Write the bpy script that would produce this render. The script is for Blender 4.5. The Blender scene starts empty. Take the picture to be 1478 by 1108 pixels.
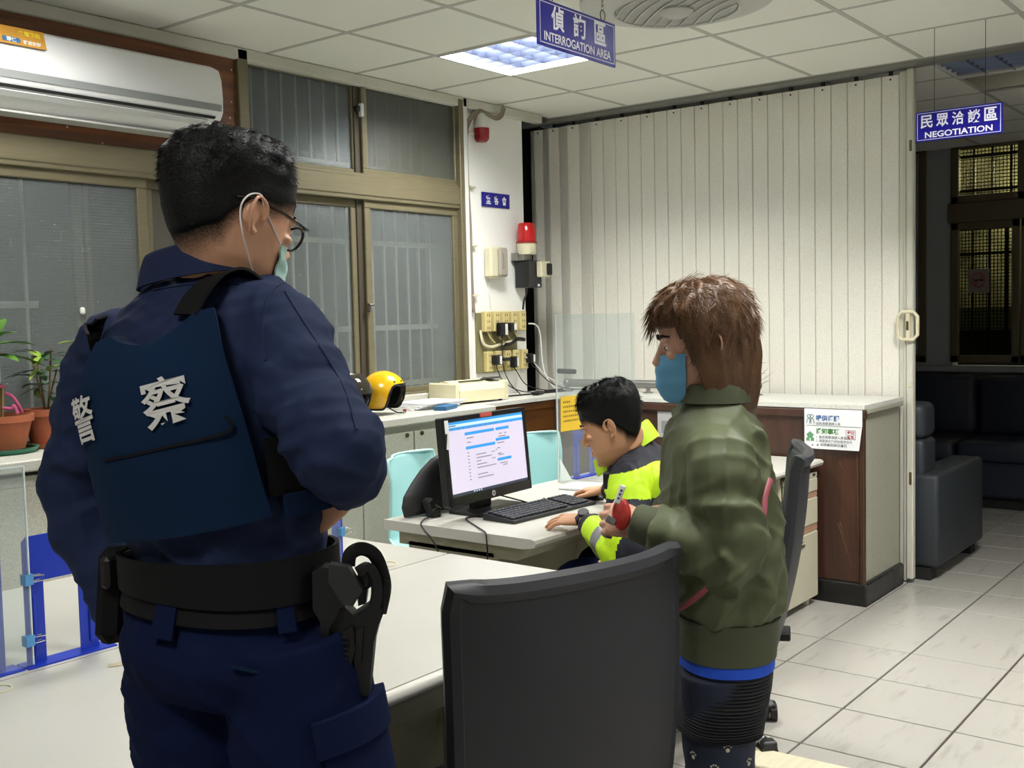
import bpy, bmesh, math, random
import numpy as np
from mathutils import Vector, Matrix
random.seed(7); rng = np.random.default_rng(7)
S = bpy.context.scene; COL = S.collection
PI = math.pi

# ---------------------------------------------------------------- camera
F_PX, YAW, PITCH, ROLL, EYE = 1550.5, 0.66373604, -0.06376195, -0.02295681, 1.525
FWD = Vector((math.cos(YAW)*math.cos(PITCH), math.sin(YAW)*math.cos(PITCH), math.sin(PITCH)))
_r0 = Vector((math.sin(YAW), -math.cos(YAW), 0)); _u0 = _r0.cross(FWD)
RT = math.cos(ROLL)*_r0 + math.sin(ROLL)*_u0
UP = -math.sin(ROLL)*_r0 + math.cos(ROLL)*_u0
CAM = Vector((0, 0, EYE))
cam = bpy.data.cameras.new('camera'); cam.sensor_width = 36; cam.sensor_fit = 'HORIZONTAL'
cam.lens = F_PX/1478*36; cam.clip_start = 0.05; cam.clip_end = 60
camo = bpy.data.objects.new('camera', cam); COL.objects.link(camo)
m = Matrix.Identity(4)
for i in range(3):
    m[i][0], m[i][1], m[i][2], m[i][3] = RT[i], UP[i], -FWD[i], CAM[i]
camo.matrix_world = m; S.camera = camo

# ---------------------------------------------------------------- light and exposure
S.view_settings.view_transform = 'Standard'; S.view_settings.look = 'None'
S.view_settings.gamma = 1; S.view_settings.use_curve_mapping = False
S.view_settings.exposure = 0.68
w = bpy.data.worlds.new('night'); S.world = w; w.use_nodes = True
w.node_tree.nodes['Background'].inputs[0].default_value = (0.02, 0.024, 0.03, 1)
w.node_tree.nodes['Background'].inputs[1].default_value = 0.6
ZC = 2.8134                                   # ceiling height
GX, GY, CA, CB = 2.8653, 3.607, 0.5964, 0.6033   # ceiling grid
def area(name, x, y, z, sx, sy, power, col=(1, 0.985, 0.925)):
    l = bpy.data.lights.new(name, 'AREA'); l.shape = 'RECTANGLE'; l.size = sx; l.size_y = sy
    l.energy = power; l.color = col; l.spread = math.radians(178)
    o = bpy.data.objects.new(name, l); COL.objects.link(o); o.location = (x, y, z); return o
LAMPS = [(2, 0), (2, 4), (-2, 0), (-2, 4), (2, 8), (-2, 8), (-6, 4)]   # grid cells with a troffer; only the first is seen, others added for light
POWER = 46
for k, (i, j) in enumerate(LAMPS):
    area('ceiling_lamp_light', GX+(i+.5)*CA, GY-(j+.5)*CB, ZC+0.036, .56, .56, POWER*((1.55, 2.1)[j//4] if i == 2 and j < 8 else .86))
# a street lamp outside the lounge windows
sl = bpy.data.lights.new('street_lamp_light', 'POINT'); sl.energy = 75; sl.color = (1, 0.94, 0.66); sl.shadow_soft_size = .15
so = bpy.data.objects.new('street_lamp_light', sl); COL.objects.link(so); so.location = (10.9, 2.2, 2.75)

# ---------------------------------------------------------------- helpers
def dep(px, py, wd):                      # a point at a given distance along the view
    return CAM + wd*(FWD + (px-739)/F_PX*RT - (py-554)/F_PX*UP)
def _pl(px, py, ax, v):
    d = FWD + (px-739)/F_PX*RT - (py-554)/F_PX*UP
    return CAM + d*((v-CAM[ax])/d[ax])
def onX(px, py, v): return _pl(px, py, 0, v)
def onY(px, py, v): return _pl(px, py, 1, v)
def onZ(px, py, v): return _pl(px, py, 2, v)
def lin(c):
    if isinstance(c, str): c = [int(c[i:i+2], 16) for i in (0, 2, 4)]
    return tuple(((v/255)/12.92 if v/255 <= .04045 else ((v/255+.055)/1.055)**2.4) for v in c)+(1,)

MATS = {}
def mat(name, col, rough=.5, metal=0, noise=None, bump=None, spec=None, coat=0, emit=None, alpha=None, sheen=0, sss=0, aniso=None):
    """principled material; noise=(scale, amount, detail[, stretch xyz]) varies value; bump=(scale, strength, distance)"""
    if name in MATS: return MATS[name]
    mt = bpy.data.materials.new(name); mt.use_nodes = True; nt = mt.node_tree; b = nt.nodes['Principled BSDF']
    c = lin(col); b.inputs['Base Color'].default_value = c
    b.inputs['Roughness'].default_value = rough; b.inputs['Metallic'].default_value = metal
    if spec is not None: b.inputs['Specular IOR Level'].default_value = spec
    if coat: b.inputs['Coat Weight'].default_value = coat; b.inputs['Coat Roughness'].default_value = .1
    if sheen: b.inputs['Specular IOR Level'].default_value = .18
    if sss:
        b.inputs['Subsurface Weight'].default_value = sss; b.inputs['Subsurface Radius'].default_value = (.012, .005, .003)
    if emit: b.inputs['Emission Color'].default_value = lin(emit[0]); b.inputs['Emission Strength'].default_value = emit[1]
    if alpha is not None: b.inputs['Alpha'].default_value = alpha
    if noise or bump: tc = nt.nodes.new('ShaderNodeTexCoord')
    if noise:
        n = nt.nodes.new('ShaderNodeTexNoise'); n.inputs['Scale'].default_value = noise[0]; n.inputs['Detail'].default_value = noise[2] if len(noise) > 2 else 3
        src = tc.outputs['Object']
        if len(noise) > 3:
            mp = nt.nodes.new('ShaderNodeMapping'); mp.inputs['Scale'].default_value = noise[3]; nt.links.new(src, mp.inputs['Vector']); src = mp.outputs[0]
        nt.links.new(src, n.inputs['Vector'])
        r = nt.nodes.new('ShaderNodeValToRGB'); a = noise[1]
        r.color_ramp.elements[0].position = .3; r.color_ramp.elements[1].position = .7
        r.color_ramp.elements[0].color = tuple(max(0, v*(1-a)) for v in c[:3])+(1,); r.color_ramp.elements[1].color = tuple(min(1, v*(1+a)) for v in c[:3])+(1,)
        nt.links.new(n.outputs['Fac'], r.inputs[0]); nt.links.new(r.outputs[0], b.inputs['Base Color'])
    if bump:
        n2 = nt.nodes.new('ShaderNodeTexNoise'); n2.inputs['Scale'].default_value = bump[0]; n2.inputs['Detail'].default_value = 4
        nt.links.new(tc.outputs['Object'], n2.inputs['Vector'])
        bp = nt.nodes.new('ShaderNodeBump'); bp.inputs['Strength'].default_value = bump[1]; bp.inputs['Distance'].default_value = bump[2] if len(bump) > 2 else .002
        nt.links.new(n2.outputs['Fac'], bp.inputs['Height']); nt.links.new(bp.outputs[0], b.inputs['Normal'])
    MATS[name] = mt; return mt

W = {}                                     # world matrix of every thing's base
def frame(right, fwd, up, loc=(0, 0, 0)):
    M = Matrix.Identity(4)
    for i in range(3):
        M[i][0], M[i][1], M[i][2], M[i][3] = right[i], fwd[i], up[i], loc[i]
    return M
class MB:
    """collects shapes; build() links them as one mesh object"""
    def __init__(s): s.v = []; s.f = []; s.m = []; s.M = None
    def add(s, vs, fs, mi=0):
        o = len(s.v)
        s.v += [(s.M @ Vector(p)) if s.M else Vector(p) for p in vs]
        s.f += [tuple(o+i for i in f) for f in fs]; s.m += [mi]*len(fs); return s
    def box(s, c, d, bev=0, rot=None, mi=0):
        h = [x/2 for x in d]; c = Vector(c); R = rot if rot is not None else Matrix.Identity(3)
        if isinstance(R, (int, float)): R = Matrix.Rotation(R, 3, 'Z')
        b = min(bev, min(h)*.99)
        if b <= 0:
            vs = [Vector((x*h[0], y*h[1], z*h[2])) for x in (-1, 1) for y in (-1, 1) for z in (-1, 1)]
            fs = [(0, 1, 3, 2), (4, 6, 7, 5), (0, 4, 5, 1), (2, 3, 7, 6), (0, 2, 6, 4), (1, 5, 7, 3)]
        else:
            vs = []; ix = {}; fs = []
            for x in (-1, 1):
                for y in (-1, 1):
                    for z in (-1, 1):
                        sg = (x, y, z)
                        for a in range(3):
                            p = [sg[k]*(h[k]-(0 if k == a else b)) for k in range(3)]
                            ix[(x, y, z, a)] = len(vs); vs.append(Vector(p))
                        t = [ix[(x, y, z, a)] for a in range(3)]
                        fs.append(tuple(t) if x*y*z > 0 else tuple(t[::-1]))
            for a in range(3):
                u, v2 = (a+1) % 3, (a+2) % 3
                for sg in (-1, 1):
                    q = []
                    for (su, sv) in ((-1, -1), (1, -1), (1, 1), (-1, 1)):
                        k = [0, 0, 0]; k[a] = sg; k[u] = su; k[v2] = sv; q.append(ix[(*k, a)])
                    fs.append(tuple(q) if sg > 0 else tuple(q[::-1]))
                for su in (-1, 1):
                    for sv in (-1, 1):
                        k0 = [0, 0, 0]; k0[a] = -1; k0[u] = su; k0[v2] = sv; k1 = list(k0); k1[a] = 1
                        q = (ix[(*k0, u)], ix[(*k1, u)], ix[(*k1, v2)], ix[(*k0, v2)])
                        fs.append(q if su*sv > 0 else q[::-1])
        return s.add([c+R @ p for p in vs], fs, mi)
    def tube(s, pts, r, n=10, cap=True, mi=0, up=None, closed=False, flat=1.0):
        """tube along pts; r a number or list of numbers or (a, b) pairs; flat scales the second axis"""
        pts = [Vector(p) for p in pts]; k = len(pts)
        rr = r if isinstance(r, (list, tuple)) else [r]*k
        vs = []; fs = []; prev = None
        for i, p in enumerate(pts):
            if closed: t = pts[(i+1) % k]-pts[i-1]
            else: t = (pts[min(i+1, k-1)]-pts[max(i-1, 0)])
            t = t.normalized() if t.length > 1e-9 else Vector((0, 0, 1))
            if prev is None:
                a = Vector(up) if up is not None else (Vector((0, 0, 1)) if abs(t.z) < .9 else Vector((1, 0, 0)))
            else: a = prev
            a = (a-t*a.dot(t))
            if a.length < 1e-6: a = t.orthogonal()
            a.normalize(); prev = a; b = t.cross(a)
            ra, rb = rr[i] if isinstance(rr[i], (tuple, list)) else (rr[i], rr[i]*flat)
            for j in range(n):
                th = 2*PI*j/n; vs.append(p+a*(ra*math.cos(th))+b*(rb*math.sin(th)))
        L = k if closed else k-1
        for i in range(L):
            for j in range(n):
                a0, a1 = i*n+j, i*n+(j+1) % n; b0, b1 = ((i+1) % k)*n+j, ((i+1) % k)*n+(j+1) % n
                fs.append((a0, a1, b1, b0))
        if cap and not closed:
            fs.append(tuple(range(n))[::-1]); fs.append(tuple((k-1)*n+j for j in range(n)))
        return s.add(vs, fs, mi)
    def cyl(s, a, b, r, r2=None, n=16, mi=0): return s.tube([a, b], [r, r if r2 is None else r2], n, mi=mi)
    def rbox(s, c, d, r, n=20, mi=0, rot=None):
        """box with round edges"""
        c = Vector(c); h = [max(x/2-r, 0) for x in d]; R = rot if rot is not None else Matrix.Identity(3); k = n//2; vs = []; fs = []
        for i in range(k+1):
            ph = PI*i/k
            for j in range(n):
                th = 2*PI*(j+.5)/n; q = (math.sin(ph)*math.cos(th), math.sin(ph)*math.sin(th), math.cos(ph))
                sg = (1 if math.cos(th) > 0 else -1, 1 if math.sin(th) > 0 else -1, 1 if (i < k/2) else -1)
                vs.append(c+R @ Vector([sg[a]*h[a]+r*q[a] for a in range(3)]))
        for i in range(k):
            for j in range(n): fs.append((i*n+j, (i+1)*n+j, (i+1)*n+(j+1) % n, i*n+(j+1) % n))
        fs += [tuple(range(n)), tuple(k*n+j for j in range(n))[::-1]]
        return s.add(vs, fs, mi)
    def lathe(s, prof, c=(0, 0, 0), n=24, mi=0, R=None):
        """prof: (radius, z) pairs turned about z"""
        vs = []; fs = []; c = Vector(c); k = len(prof); R = R or Matrix.Identity(3)
        for (r, z) in prof:
            for j in range(n):
                th = 2*PI*j/n; vs.append(c+R @ Vector((r*math.cos(th), r*math.sin(th), z)))
        for i in range(k-1):
            for j in range(n):
                fs.append((i*n+j, i*n+(j+1) % n, (i+1)*n+(j+1) % n, (i+1)*n+j))
        if prof[0] == prof[-1]: return s.add(vs, fs, mi)
        if prof[0][0] > 1e-5: fs.append(tuple(range(n))[::-1])
        if prof[-1][0] > 1e-5: fs.append(tuple((k-1)*n+j for j in range(n)))
        return s.add(vs, fs, mi)
    def ell(s, c, r, R=None, n=16, mi=0):
        c = Vector(c); R = R or Matrix.Identity(3); k = max(6, n//2)
        vs = []; fs = []
        for i in range(k+1):
            ph = PI*i/k
            for j in range(n):
                th = 2*PI*j/n
                vs.append(c+R @ Vector((r[0]*math.sin(ph)*math.cos(th), r[1]*math.sin(ph)*math.sin(th), r[2]*math.cos(ph))))
        for i in range(k):
            for j in range(n):
                fs.append((i*n+j, (i+1)*n+j, (i+1)*n+(j+1) % n, i*n+(j+1) % n))
        return s.add(vs, fs, mi)
    def prism(s, poly, o, u, v, t, mi=0):
        """poly in (u, v) from o, extruded along t"""
        o, u, v, t = map(Vector, (o, u, v, t)); n = len(poly)
        lo = [o+u*p[0]+v*p[1] for p in poly]; hi = [p+t for p in lo]
        fs = [tuple(range(n))[::-1], tuple(range(n, 2*n))]+[(i, (i+1) % n, n+(i+1) % n, n+i) for i in range(n)]
        if u.cross(v).dot(t) < 0: fs = [f[::-1] for f in fs]
        return s.add(lo+hi, fs, mi)
    def grid(s, fn, nu, nv, mi=0, thick=None):
        """surface fn(u, v)->point, 0..1; thick(u, v) gives the point of the back side"""
        vs = [fn(i/nu, j/nv) for i in range(nu+1) for j in range(nv+1)]
        q = lambda i, j: i*(nv+1)+j
        fs = [(q(i, j), q(i+1, j), q(i+1, j+1), q(i, j+1)) for i in range(nu) for j in range(nv)]
        if thick:
            N = len(vs); vs += [thick(i/nu, j/nv) for i in range(nu+1) for j in range(nv+1)]
            fs += [tuple(N+x for x in f[::-1]) for f in fs[:]]
            rim = [q(i, 0) for i in range(nu)]+[q(nu, j) for j in range(nv)]+[q(i, nv) for i in range(nu, 0, -1)]+[q(0, j) for j in range(nv, 0, -1)]
            for a, b in zip(rim, rim[1:]+rim[:1]): fs.append((b, a, N+a, N+b))
        return s.add(vs, fs, mi)
    def build(s, name, mats, parent=None, smooth=False, local=False, angle=None, fixn=False):
        me = bpy.data.meshes.new(name)
        vs = s.v
        if parent is not None and not local:
            inv = W[parent.name].inverted(); vs = [inv @ p for p in vs]
        me.from_pydata([tuple(p) for p in vs], [], s.f)
        if not isinstance(mats, (list, tuple)): mats = [mats]
        for x in mats: me.materials.append(x)
        if len(mats) > 1: me.polygons.foreach_set('material_index', s.m)
        if fixn:
            bm = bmesh.new(); bm.from_mesh(me); bmesh.ops.recalc_face_normals(bm, faces=bm.faces); bm.to_mesh(me); bm.free()
        me.update()
        if smooth:
            me.polygons.foreach_set('use_smooth', [True]*len(me.polygons))
            if angle is None: angle = 40
            me.set_sharp_from_angle(angle=math.radians(angle))
        o = bpy.data.objects.new(name, me); COL.objects.link(o)
        if parent is not None: o.parent = parent; W[o.name] = W[parent.name]
        else: W[o.name] = Matrix.Identity(4)
        return o
def thing(name, label, cat, loc=(0, 0, 0), rz=0, group=None):
    o = bpy.data.objects.new(name, None); COL.objects.link(o); o.empty_display_size = .1
    o.location = loc; o.rotation_euler = (0, 0, rz)
    W[o.name] = Matrix.Translation(Vector(loc)) @ Matrix.Rotation(rz, 4, 'Z')
    o['label'] = label; o['category'] = cat
    if group: o['group'] = group
    return o
def tag(o, label, cat, group=None):
    o['label'] = label; o['category'] = cat
    if group: o['group'] = group
    return o
def struct(o): o['kind'] = 'structure'; return o
def copy_tree(o, parent=None):
    c = o.copy(); COL.objects.link(c)
    if parent is not None: c.parent = parent
    for ch in o.children: copy_tree(ch, c)
    return c
def dup(root, loc, rz, label, **kw):
    c = copy_tree(root); c.location = loc; c.rotation_euler = (0, 0, rz); c['label'] = label
    W[c.name] = Matrix.Translation(Vector(loc)) @ Matrix.Rotation(rz, 4, 'Z')
    return c
def text_mesh(txt, size, bold=0.0, align='CENTER', space=1.0):
    """verts, faces of flat lettering in the xy plane, centred"""
    cu = bpy.data.curves.new('lettering', 'FONT'); cu.body = txt; cu.size = size; cu.offset = bold*size
    cu.align_x = align; cu.align_y = 'CENTER'; cu.space_character = space; cu.resolution_u = 4
    o = bpy.data.objects.new('lettering', cu); COL.objects.link(o)
    dg = bpy.context.evaluated_depsgraph_get()
    me = bpy.data.meshes.new_from_object(o.evaluated_get(dg))
    vs = [v.co.copy() for v in me.vertices]; fs = [tuple(p.vertices) for p in me.polygons]
    bpy.data.objects.remove(o); bpy.data.curves.remove(cu); bpy.data.meshes.remove(me)
    return vs, fs
def put_text(mb, txt, size, o, u, v, bold=0.0, width=None, height=None, mi=0, lift=0.0):
    """lettering on the plane o + x*u + y*v (unit vectors), fitted to width/height when given, lifted along the normal"""
    vs, fs = text_mesh(txt, size, bold)
    if not vs: return mb
    o, u, v = Vector(o), Vector(u), Vector(v); n = u.cross(v).normalized()
    x0, x1 = min(p.x for p in vs), max(p.x for p in vs); y0, y1 = min(p.y for p in vs), max(p.y for p in vs)
    sx = width/(x1-x0) if width else 1; sy = height/(y1-y0) if height else (sx if width else 1)
    mx, my = (x0+x1)/2, (y0+y1)/2
    return mb.add([o+u*((p.x-mx)*sx)+v*((p.y-my)*sy)+n*lift for p in vs], fs, mi)
XA, YA, ZA = Vector((1, 0, 0)), Vector((0, 1, 0)), Vector((0, 0, 1))
# ================================================================ materials of the room
def marble():
    mt = bpy.data.materials.new('floor_tile'); mt.use_nodes = True; nt = mt.node_tree; b = nt.nodes['Principled BSDF']
    tc = nt.nodes.new('ShaderNodeTexCoord'); oi = nt.nodes.new('ShaderNodeObjectInfo')
    cm = nt.nodes.new('ShaderNodeVectorMath'); cm.operation = 'MULTIPLY_ADD'
    cb = nt.nodes.new('ShaderNodeCombineXYZ')
    for k in range(3): nt.links.new(oi.outputs['Random'], cb.inputs[k])
    nt.links.new(cb.outputs[0], cm.inputs[0]); cm.inputs[1].default_value = (37, 53, 11); nt.links.new(tc.outputs['Object'], cm.inputs[2])
    mp = nt.nodes.new('ShaderNodeMapping'); mp.inputs['Rotation'].default_value = (0, 0, .5); mp.inputs['Scale'].default_value = (4, 22, 1)
    nt.links.new(cm.outputs[0], mp.inputs['Vector'])
    n = nt.nodes.new('ShaderNodeTexNoise'); n.inputs['Scale'].default_value = 1.0; n.inputs['Detail'].default_value = 6; n.inputs['Roughness'].default_value = .6
    nt.links.new(mp.outputs[0], n.inputs['Vector'])
    n2 = nt.nodes.new('ShaderNodeTexNoise'); n2.inputs['Scale'].default_value = 3.2; n2.inputs['Detail'].default_value = 2
    nt.links.new(cm.outputs[0], n2.inputs['Vector'])
    r = nt.nodes.new('ShaderNodeValToRGB'); e = r.color_ramp.elements
    e[0].position = .28; e[0].color = lin('908d87'); e[1].position = .46; e[1].color = lin('a29f99')
    nt.links.new(n.outputs['Fac'], r.inputs[0])
    r2 = nt.nodes.new('ShaderNodeValToRGB'); r2.color_ramp.elements[0].position = .45; r2.color_ramp.elements[1].position = .62
    nt.links.new(n2.outputs['Fac'], r2.inputs[0])
    mx = nt.nodes.new('ShaderNodeMix'); mx.data_type = 'RGBA'; mx.inputs[7].default_value = lin('a29f99')
    nt.links.new(r2.outputs[0], mx.inputs[0]); nt.links.new(r.outputs[0], mx.inputs[6]); nt.links.new(mx.outputs[2], b.inputs['Base Color'])
    b.inputs['Roughness'].default_value = .22; b.inputs['Specular IOR Level'].default_value = .4
    return mt
def speckle(name, c0, c1, rough=.45, scale=260, spec=.4):
    mt = bpy.data.materials.new(name); mt.use_nodes = True; nt = mt.node_tree; b = nt.nodes['Principled BSDF']
    tc = nt.nodes.new('ShaderNodeTexCoord'); n = nt.nodes.new('ShaderNodeTexNoise'); n.inputs['Scale'].default_value = scale; n.inputs['Detail'].default_value = 2
    nt.links.new(tc.outputs['Object'], n.inputs['Vector'])
    r = nt.nodes.new('ShaderNodeValToRGB'); e = r.color_ramp.elements; e[0].position = .38; e[0].color = lin(c0); e[1].position = .56; e[1].color = lin(c1)
    nt.links.new(n.outputs['Fac'], r.inputs[0]); nt.links.new(r.outputs[0], b.inputs['Base Color'])
    b.inputs['Roughness'].default_value = rough; b.inputs['Specular IOR Level'].default_value = spec
    return mt
def wood(name, c0, c1, rough=.4, rot=(0, 0, 0), scale=(2, 30, 30), spec=.4):
    mt = bpy.data.materials.new(name); mt.use_nodes = True; nt = mt.node_tree; b = nt.nodes['Principled BSDF']
    tc = nt.nodes.new('ShaderNodeTexCoord'); mp = nt.nodes.new('ShaderNodeMapping'); mp.inputs['Scale'].default_value = scale; mp.inputs['Rotation'].default_value = rot
    n = nt.nodes.new('ShaderNodeTexNoise'); n.inputs['Scale'].default_value = 1.2; n.inputs['Detail'].default_value = 6; n.inputs['Distortion'].default_value = .6
    nt.links.new(tc.outputs['Object'], mp.inputs['Vector']); nt.links.new(mp.outputs[0], n.inputs['Vector'])
    r = nt.nodes.new('ShaderNodeValToRGB'); e = r.color_ramp.elements; e[0].position = .35; e[0].color = lin(c0); e[1].position = .68; e[1].color = lin(c1)
    nt.links.new(n.outputs['Fac'], r.inputs[0]); nt.links.new(r.outputs[0], b.inputs['Base Color'])
    b.inputs['Roughness'].default_value = rough; b.inputs['Specular IOR Level'].default_value = spec
    return mt
def reeded(name, tint, haze, pane_bump=.6, scale=(160, 1, 160), transp=.5, rough=.12):
    """figured window glass: partly clear, partly hazy, with a pressed cross pattern in relief"""
    mt = bpy.data.materials.new(name); mt.use_nodes = True; nt = mt.node_tree; nt.nodes.clear()
    out = nt.nodes.new('ShaderNodeOutputMaterial'); tr = nt.nodes.new('ShaderNodeBsdfTransparent'); tr.inputs[0].default_value = lin(tint)
    df = nt.nodes.new('ShaderNodeBsdfDiffuse'); df.inputs[0].default_value = lin(haze)
    gl = nt.nodes.new('ShaderNodeBsdfGlossy'); gl.inputs['Roughness'].default_value = rough; gl.inputs[0].default_value = (.9, .95, .95, 1)
    tc = nt.nodes.new('ShaderNodeTexCoord'); sx = nt.nodes.new('ShaderNodeSeparateXYZ'); nt.links.new(tc.outputs['Object'], sx.inputs[0])
    hs = []
    for ax, k in (('X', scale[0]), ('Z', scale[2])):
        mm = nt.nodes.new('ShaderNodeMath'); mm.operation = 'MULTIPLY'; mm.inputs[1].default_value = k*2*PI; nt.links.new(sx.outputs[ax], mm.inputs[0])
        sn = nt.nodes.new('ShaderNodeMath'); sn.operation = 'SINE'; nt.links.new(mm.outputs[0], sn.inputs[0]); hs.append(sn)
    ad = nt.nodes.new('ShaderNodeMath'); nt.links.new(hs[0].outputs[0], ad.inputs[0]); nt.links.new(hs[1].outputs[0], ad.inputs[1])
    bp = nt.nodes.new('ShaderNodeBump'); bp.inputs['Strength'].default_value = pane_bump; bp.inputs['Distance'].default_value = .001
    nt.links.new(ad.outputs[0], bp.inputs['Height']); nt.links.new(bp.outputs[0], gl.inputs['Normal'])
    m1 = nt.nodes.new('ShaderNodeMixShader'); m1.inputs[0].default_value = transp; nt.links.new(df.outputs[0], m1.inputs[1]); nt.links.new(tr.outputs[0], m1.inputs[2])
    fr = nt.nodes.new('ShaderNodeFresnel'); fr.inputs['IOR'].default_value = 1.5
    m2 = nt.nodes.new('ShaderNodeMixShader'); ge = nt.nodes.new('ShaderNodeNewGeometry'); iv = nt.nodes.new('ShaderNodeMath'); iv.operation = 'SUBTRACT'; iv.inputs[0].default_value = 1; nt.links.new(ge.outputs['Backfacing'], iv.inputs[1]); ml = nt.nodes.new('ShaderNodeMath'); ml.operation = 'MULTIPLY'; nt.links.new(fr.outputs[0], ml.inputs[0]); nt.links.new(iv.outputs[0], ml.inputs[1]); nt.links.new(ml.outputs[0], m2.inputs[0]); nt.links.new(m1.outputs[0], m2.inputs[1]); nt.links.new(gl.outputs[0], m2.inputs[2])
    nt.links.new(m2.outputs[0], out.inputs[0]); return mt
def clear_sheet(name, tint='f4f8f8', haze='dfe5e5', transp=.90):
    mt = bpy.data.materials.new(name); mt.use_nodes = True; nt = mt.node_tree; nt.nodes.clear()
    out = nt.nodes.new('ShaderNodeOutputMaterial'); tr = nt.nodes.new('ShaderNodeBsdfTransparent'); tr.inputs[0].default_value = lin(tint)
    df = nt.nodes.new('ShaderNodeBsdfDiffuse'); df.inputs[0].default_value = lin(haze)
    gl = nt.nodes.new('ShaderNodeBsdfGlossy'); gl.inputs['Roughness'].default_value = .03
    m1 = nt.nodes.new('ShaderNodeMixShader'); m1.inputs[0].default_value = transp; nt.links.new(df.outputs[0], m1.inputs[1]); nt.links.new(tr.outputs[0], m1.inputs[2])
    fr = nt.nodes.new('ShaderNodeFresnel'); fr.inputs['IOR'].default_value = 1.3
    m2 = nt.nodes.new('ShaderNodeMixShader'); ge = nt.nodes.new('ShaderNodeNewGeometry'); iv = nt.nodes.new('ShaderNodeMath'); iv.operation = 'SUBTRACT'; iv.inputs[0].default_value = 1; nt.links.new(ge.outputs['Backfacing'], iv.inputs[1]); ml = nt.nodes.new('ShaderNodeMath'); ml.operation = 'MULTIPLY'; nt.links.new(fr.outputs[0], ml.inputs[0]); nt.links.new(iv.outputs[0], ml.inputs[1]); nt.links.new(ml.outputs[0], m2.inputs[0]); nt.links.new(m1.outputs[0], m2.inputs[1]); nt.links.new(gl.outputs[0], m2.inputs[2])
    nt.links.new(m2.outputs[0], out.inputs[0]); return mt
M_TILE = marble()
M_GROUT = mat('grout', '3a2c28', .9)
M_CTILE = mat('mineral_fibre_tile', 'e6e5dc', .95, bump=(420, .35, .0015), noise=(300, .05), spec=.1)
M_TBAR = mat('ceiling_grid_metal', 'b2b1a9', .6)
M_WALL = mat('wall_paint', 'e8e8e3', .8, bump=(60, .15, .002), noise=(2.5, .03))
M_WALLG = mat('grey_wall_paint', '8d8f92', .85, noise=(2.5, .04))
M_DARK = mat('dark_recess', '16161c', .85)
M_ALU = mat('champagne_aluminium', '716a53', .42, metal=.35, noise=(7, .07, 4, (1, 1, 14)))
M_ALUD = mat('bronze_aluminium', '4c463a', .45, metal=.4)
M_WOOD = wood('brown_veneer', '5a3520', '84532f', .38, scale=(1.5, 30, 30))
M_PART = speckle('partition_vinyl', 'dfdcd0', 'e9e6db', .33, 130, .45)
M_PART_ALT = speckle('partition_vinyl_shade', 'd8d5c9', 'e2dfd3', .33, 130, .45)  # shaded copy: shade of every second far fold put into the colour
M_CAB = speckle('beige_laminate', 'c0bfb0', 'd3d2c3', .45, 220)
M_COUNTER = speckle('white_laminate', 'bdbdb6', 'cfcfc8', .32, 160)
M_BROWN = wood('dark_brown_laminate', '38231a', '4c3025', .36, rot=(0, 0, 0), scale=(14, 14, 1.2), spec=.5)
M_BROWN_WING = wood('amber_brown_laminate', '4a2c15', '6a431c', .35, scale=(2, 2, 14), spec=.5)  # amber reflection on the wing put into this lighter brown
M_BLACK = mat('black_plastic', '131316', .42, bump=(300, .1), spec=.35)
M_BLACKM = mat('black_matt', '141416', .75)
M_WHITE = mat('white_enamel', 'd9d9d6', .35)
M_CREAM = mat('cream_plastic', 'cfc9ad', .42, noise=(6, .04))
M_CHROME = mat('chrome', 'b8b9bb', .22, metal=1)
M_GLASS = reeded('figured_glass', 'ecefef', '7f8585', transp=.67, scale=(75, 1, 75))
M_GLASS2 = reeded('figured_glass_smoky', 'c8cecc', '66685f', transp=.5, rough=.25, scale=(75, 1, 75))
M_GLASSL = reeded('figured_glass_lounge', 'b8b8a8', '3a3a34', transp=.9, scale=(40, 1, 40))
M_ACR = clear_sheet('acrylic_sheet')
M_BARS = mat('white_window_bar', 'd8d6c8', .5)

# ================================================================ floor
fl = struct(MB().box((3.75, .35, -.03), (12.1, 8.5, .05)).build('floor', M_GROUT))
TX, TY, TA, TB = 5.515, 1.9005, .4009, .4044
tile_me = None; n_t = 0
def project(p):
    d = Vector(p)-CAM; z = d.dot(FWD)
    return (739+F_PX*d.dot(RT)/z, 554-F_PX*d.dot(UP)/z, z) if z > .05 else (0, 0, -1)
cand = []
for i in range(-19, 10):
    for j in range(-7, 13):
        x, y = TX+(i+.5)*TA, TY-(j+.5)*TB
        if -2.2 < x < 9.35 and -3.3 < y < 4.3: cand.append((x, y))
def tile_key(c):
    px, py, z = project((c[0], c[1], 0))
    vis = z > 0 and -150 < px < 1630 and py < 1260
    return (0 if vis else 1, abs(c[0]-4.6)+abs(c[1]-1))
cand.sort(key=tile_key)
proto = MB().box((0, 0, -.004), (TA-.0085, TB-.0085, .016), .002).build('tile', M_TILE, fl, local=True)
proto.location = (cand[0][0], cand[0][1], 0)
for c in cand[1:300]:
    t = proto.copy(); COL.objects.link(t); t.parent = fl; t.location = (c[0], c[1], 0)
rest = MB()
for c in cand[300:]: rest.box((c[0], c[1], -.004), (TA-.0085, TB-.0085, .016))
ro = rest.build('tile_remainder', M_TILE, fl); ro['kind'] = 'stuff'

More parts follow.
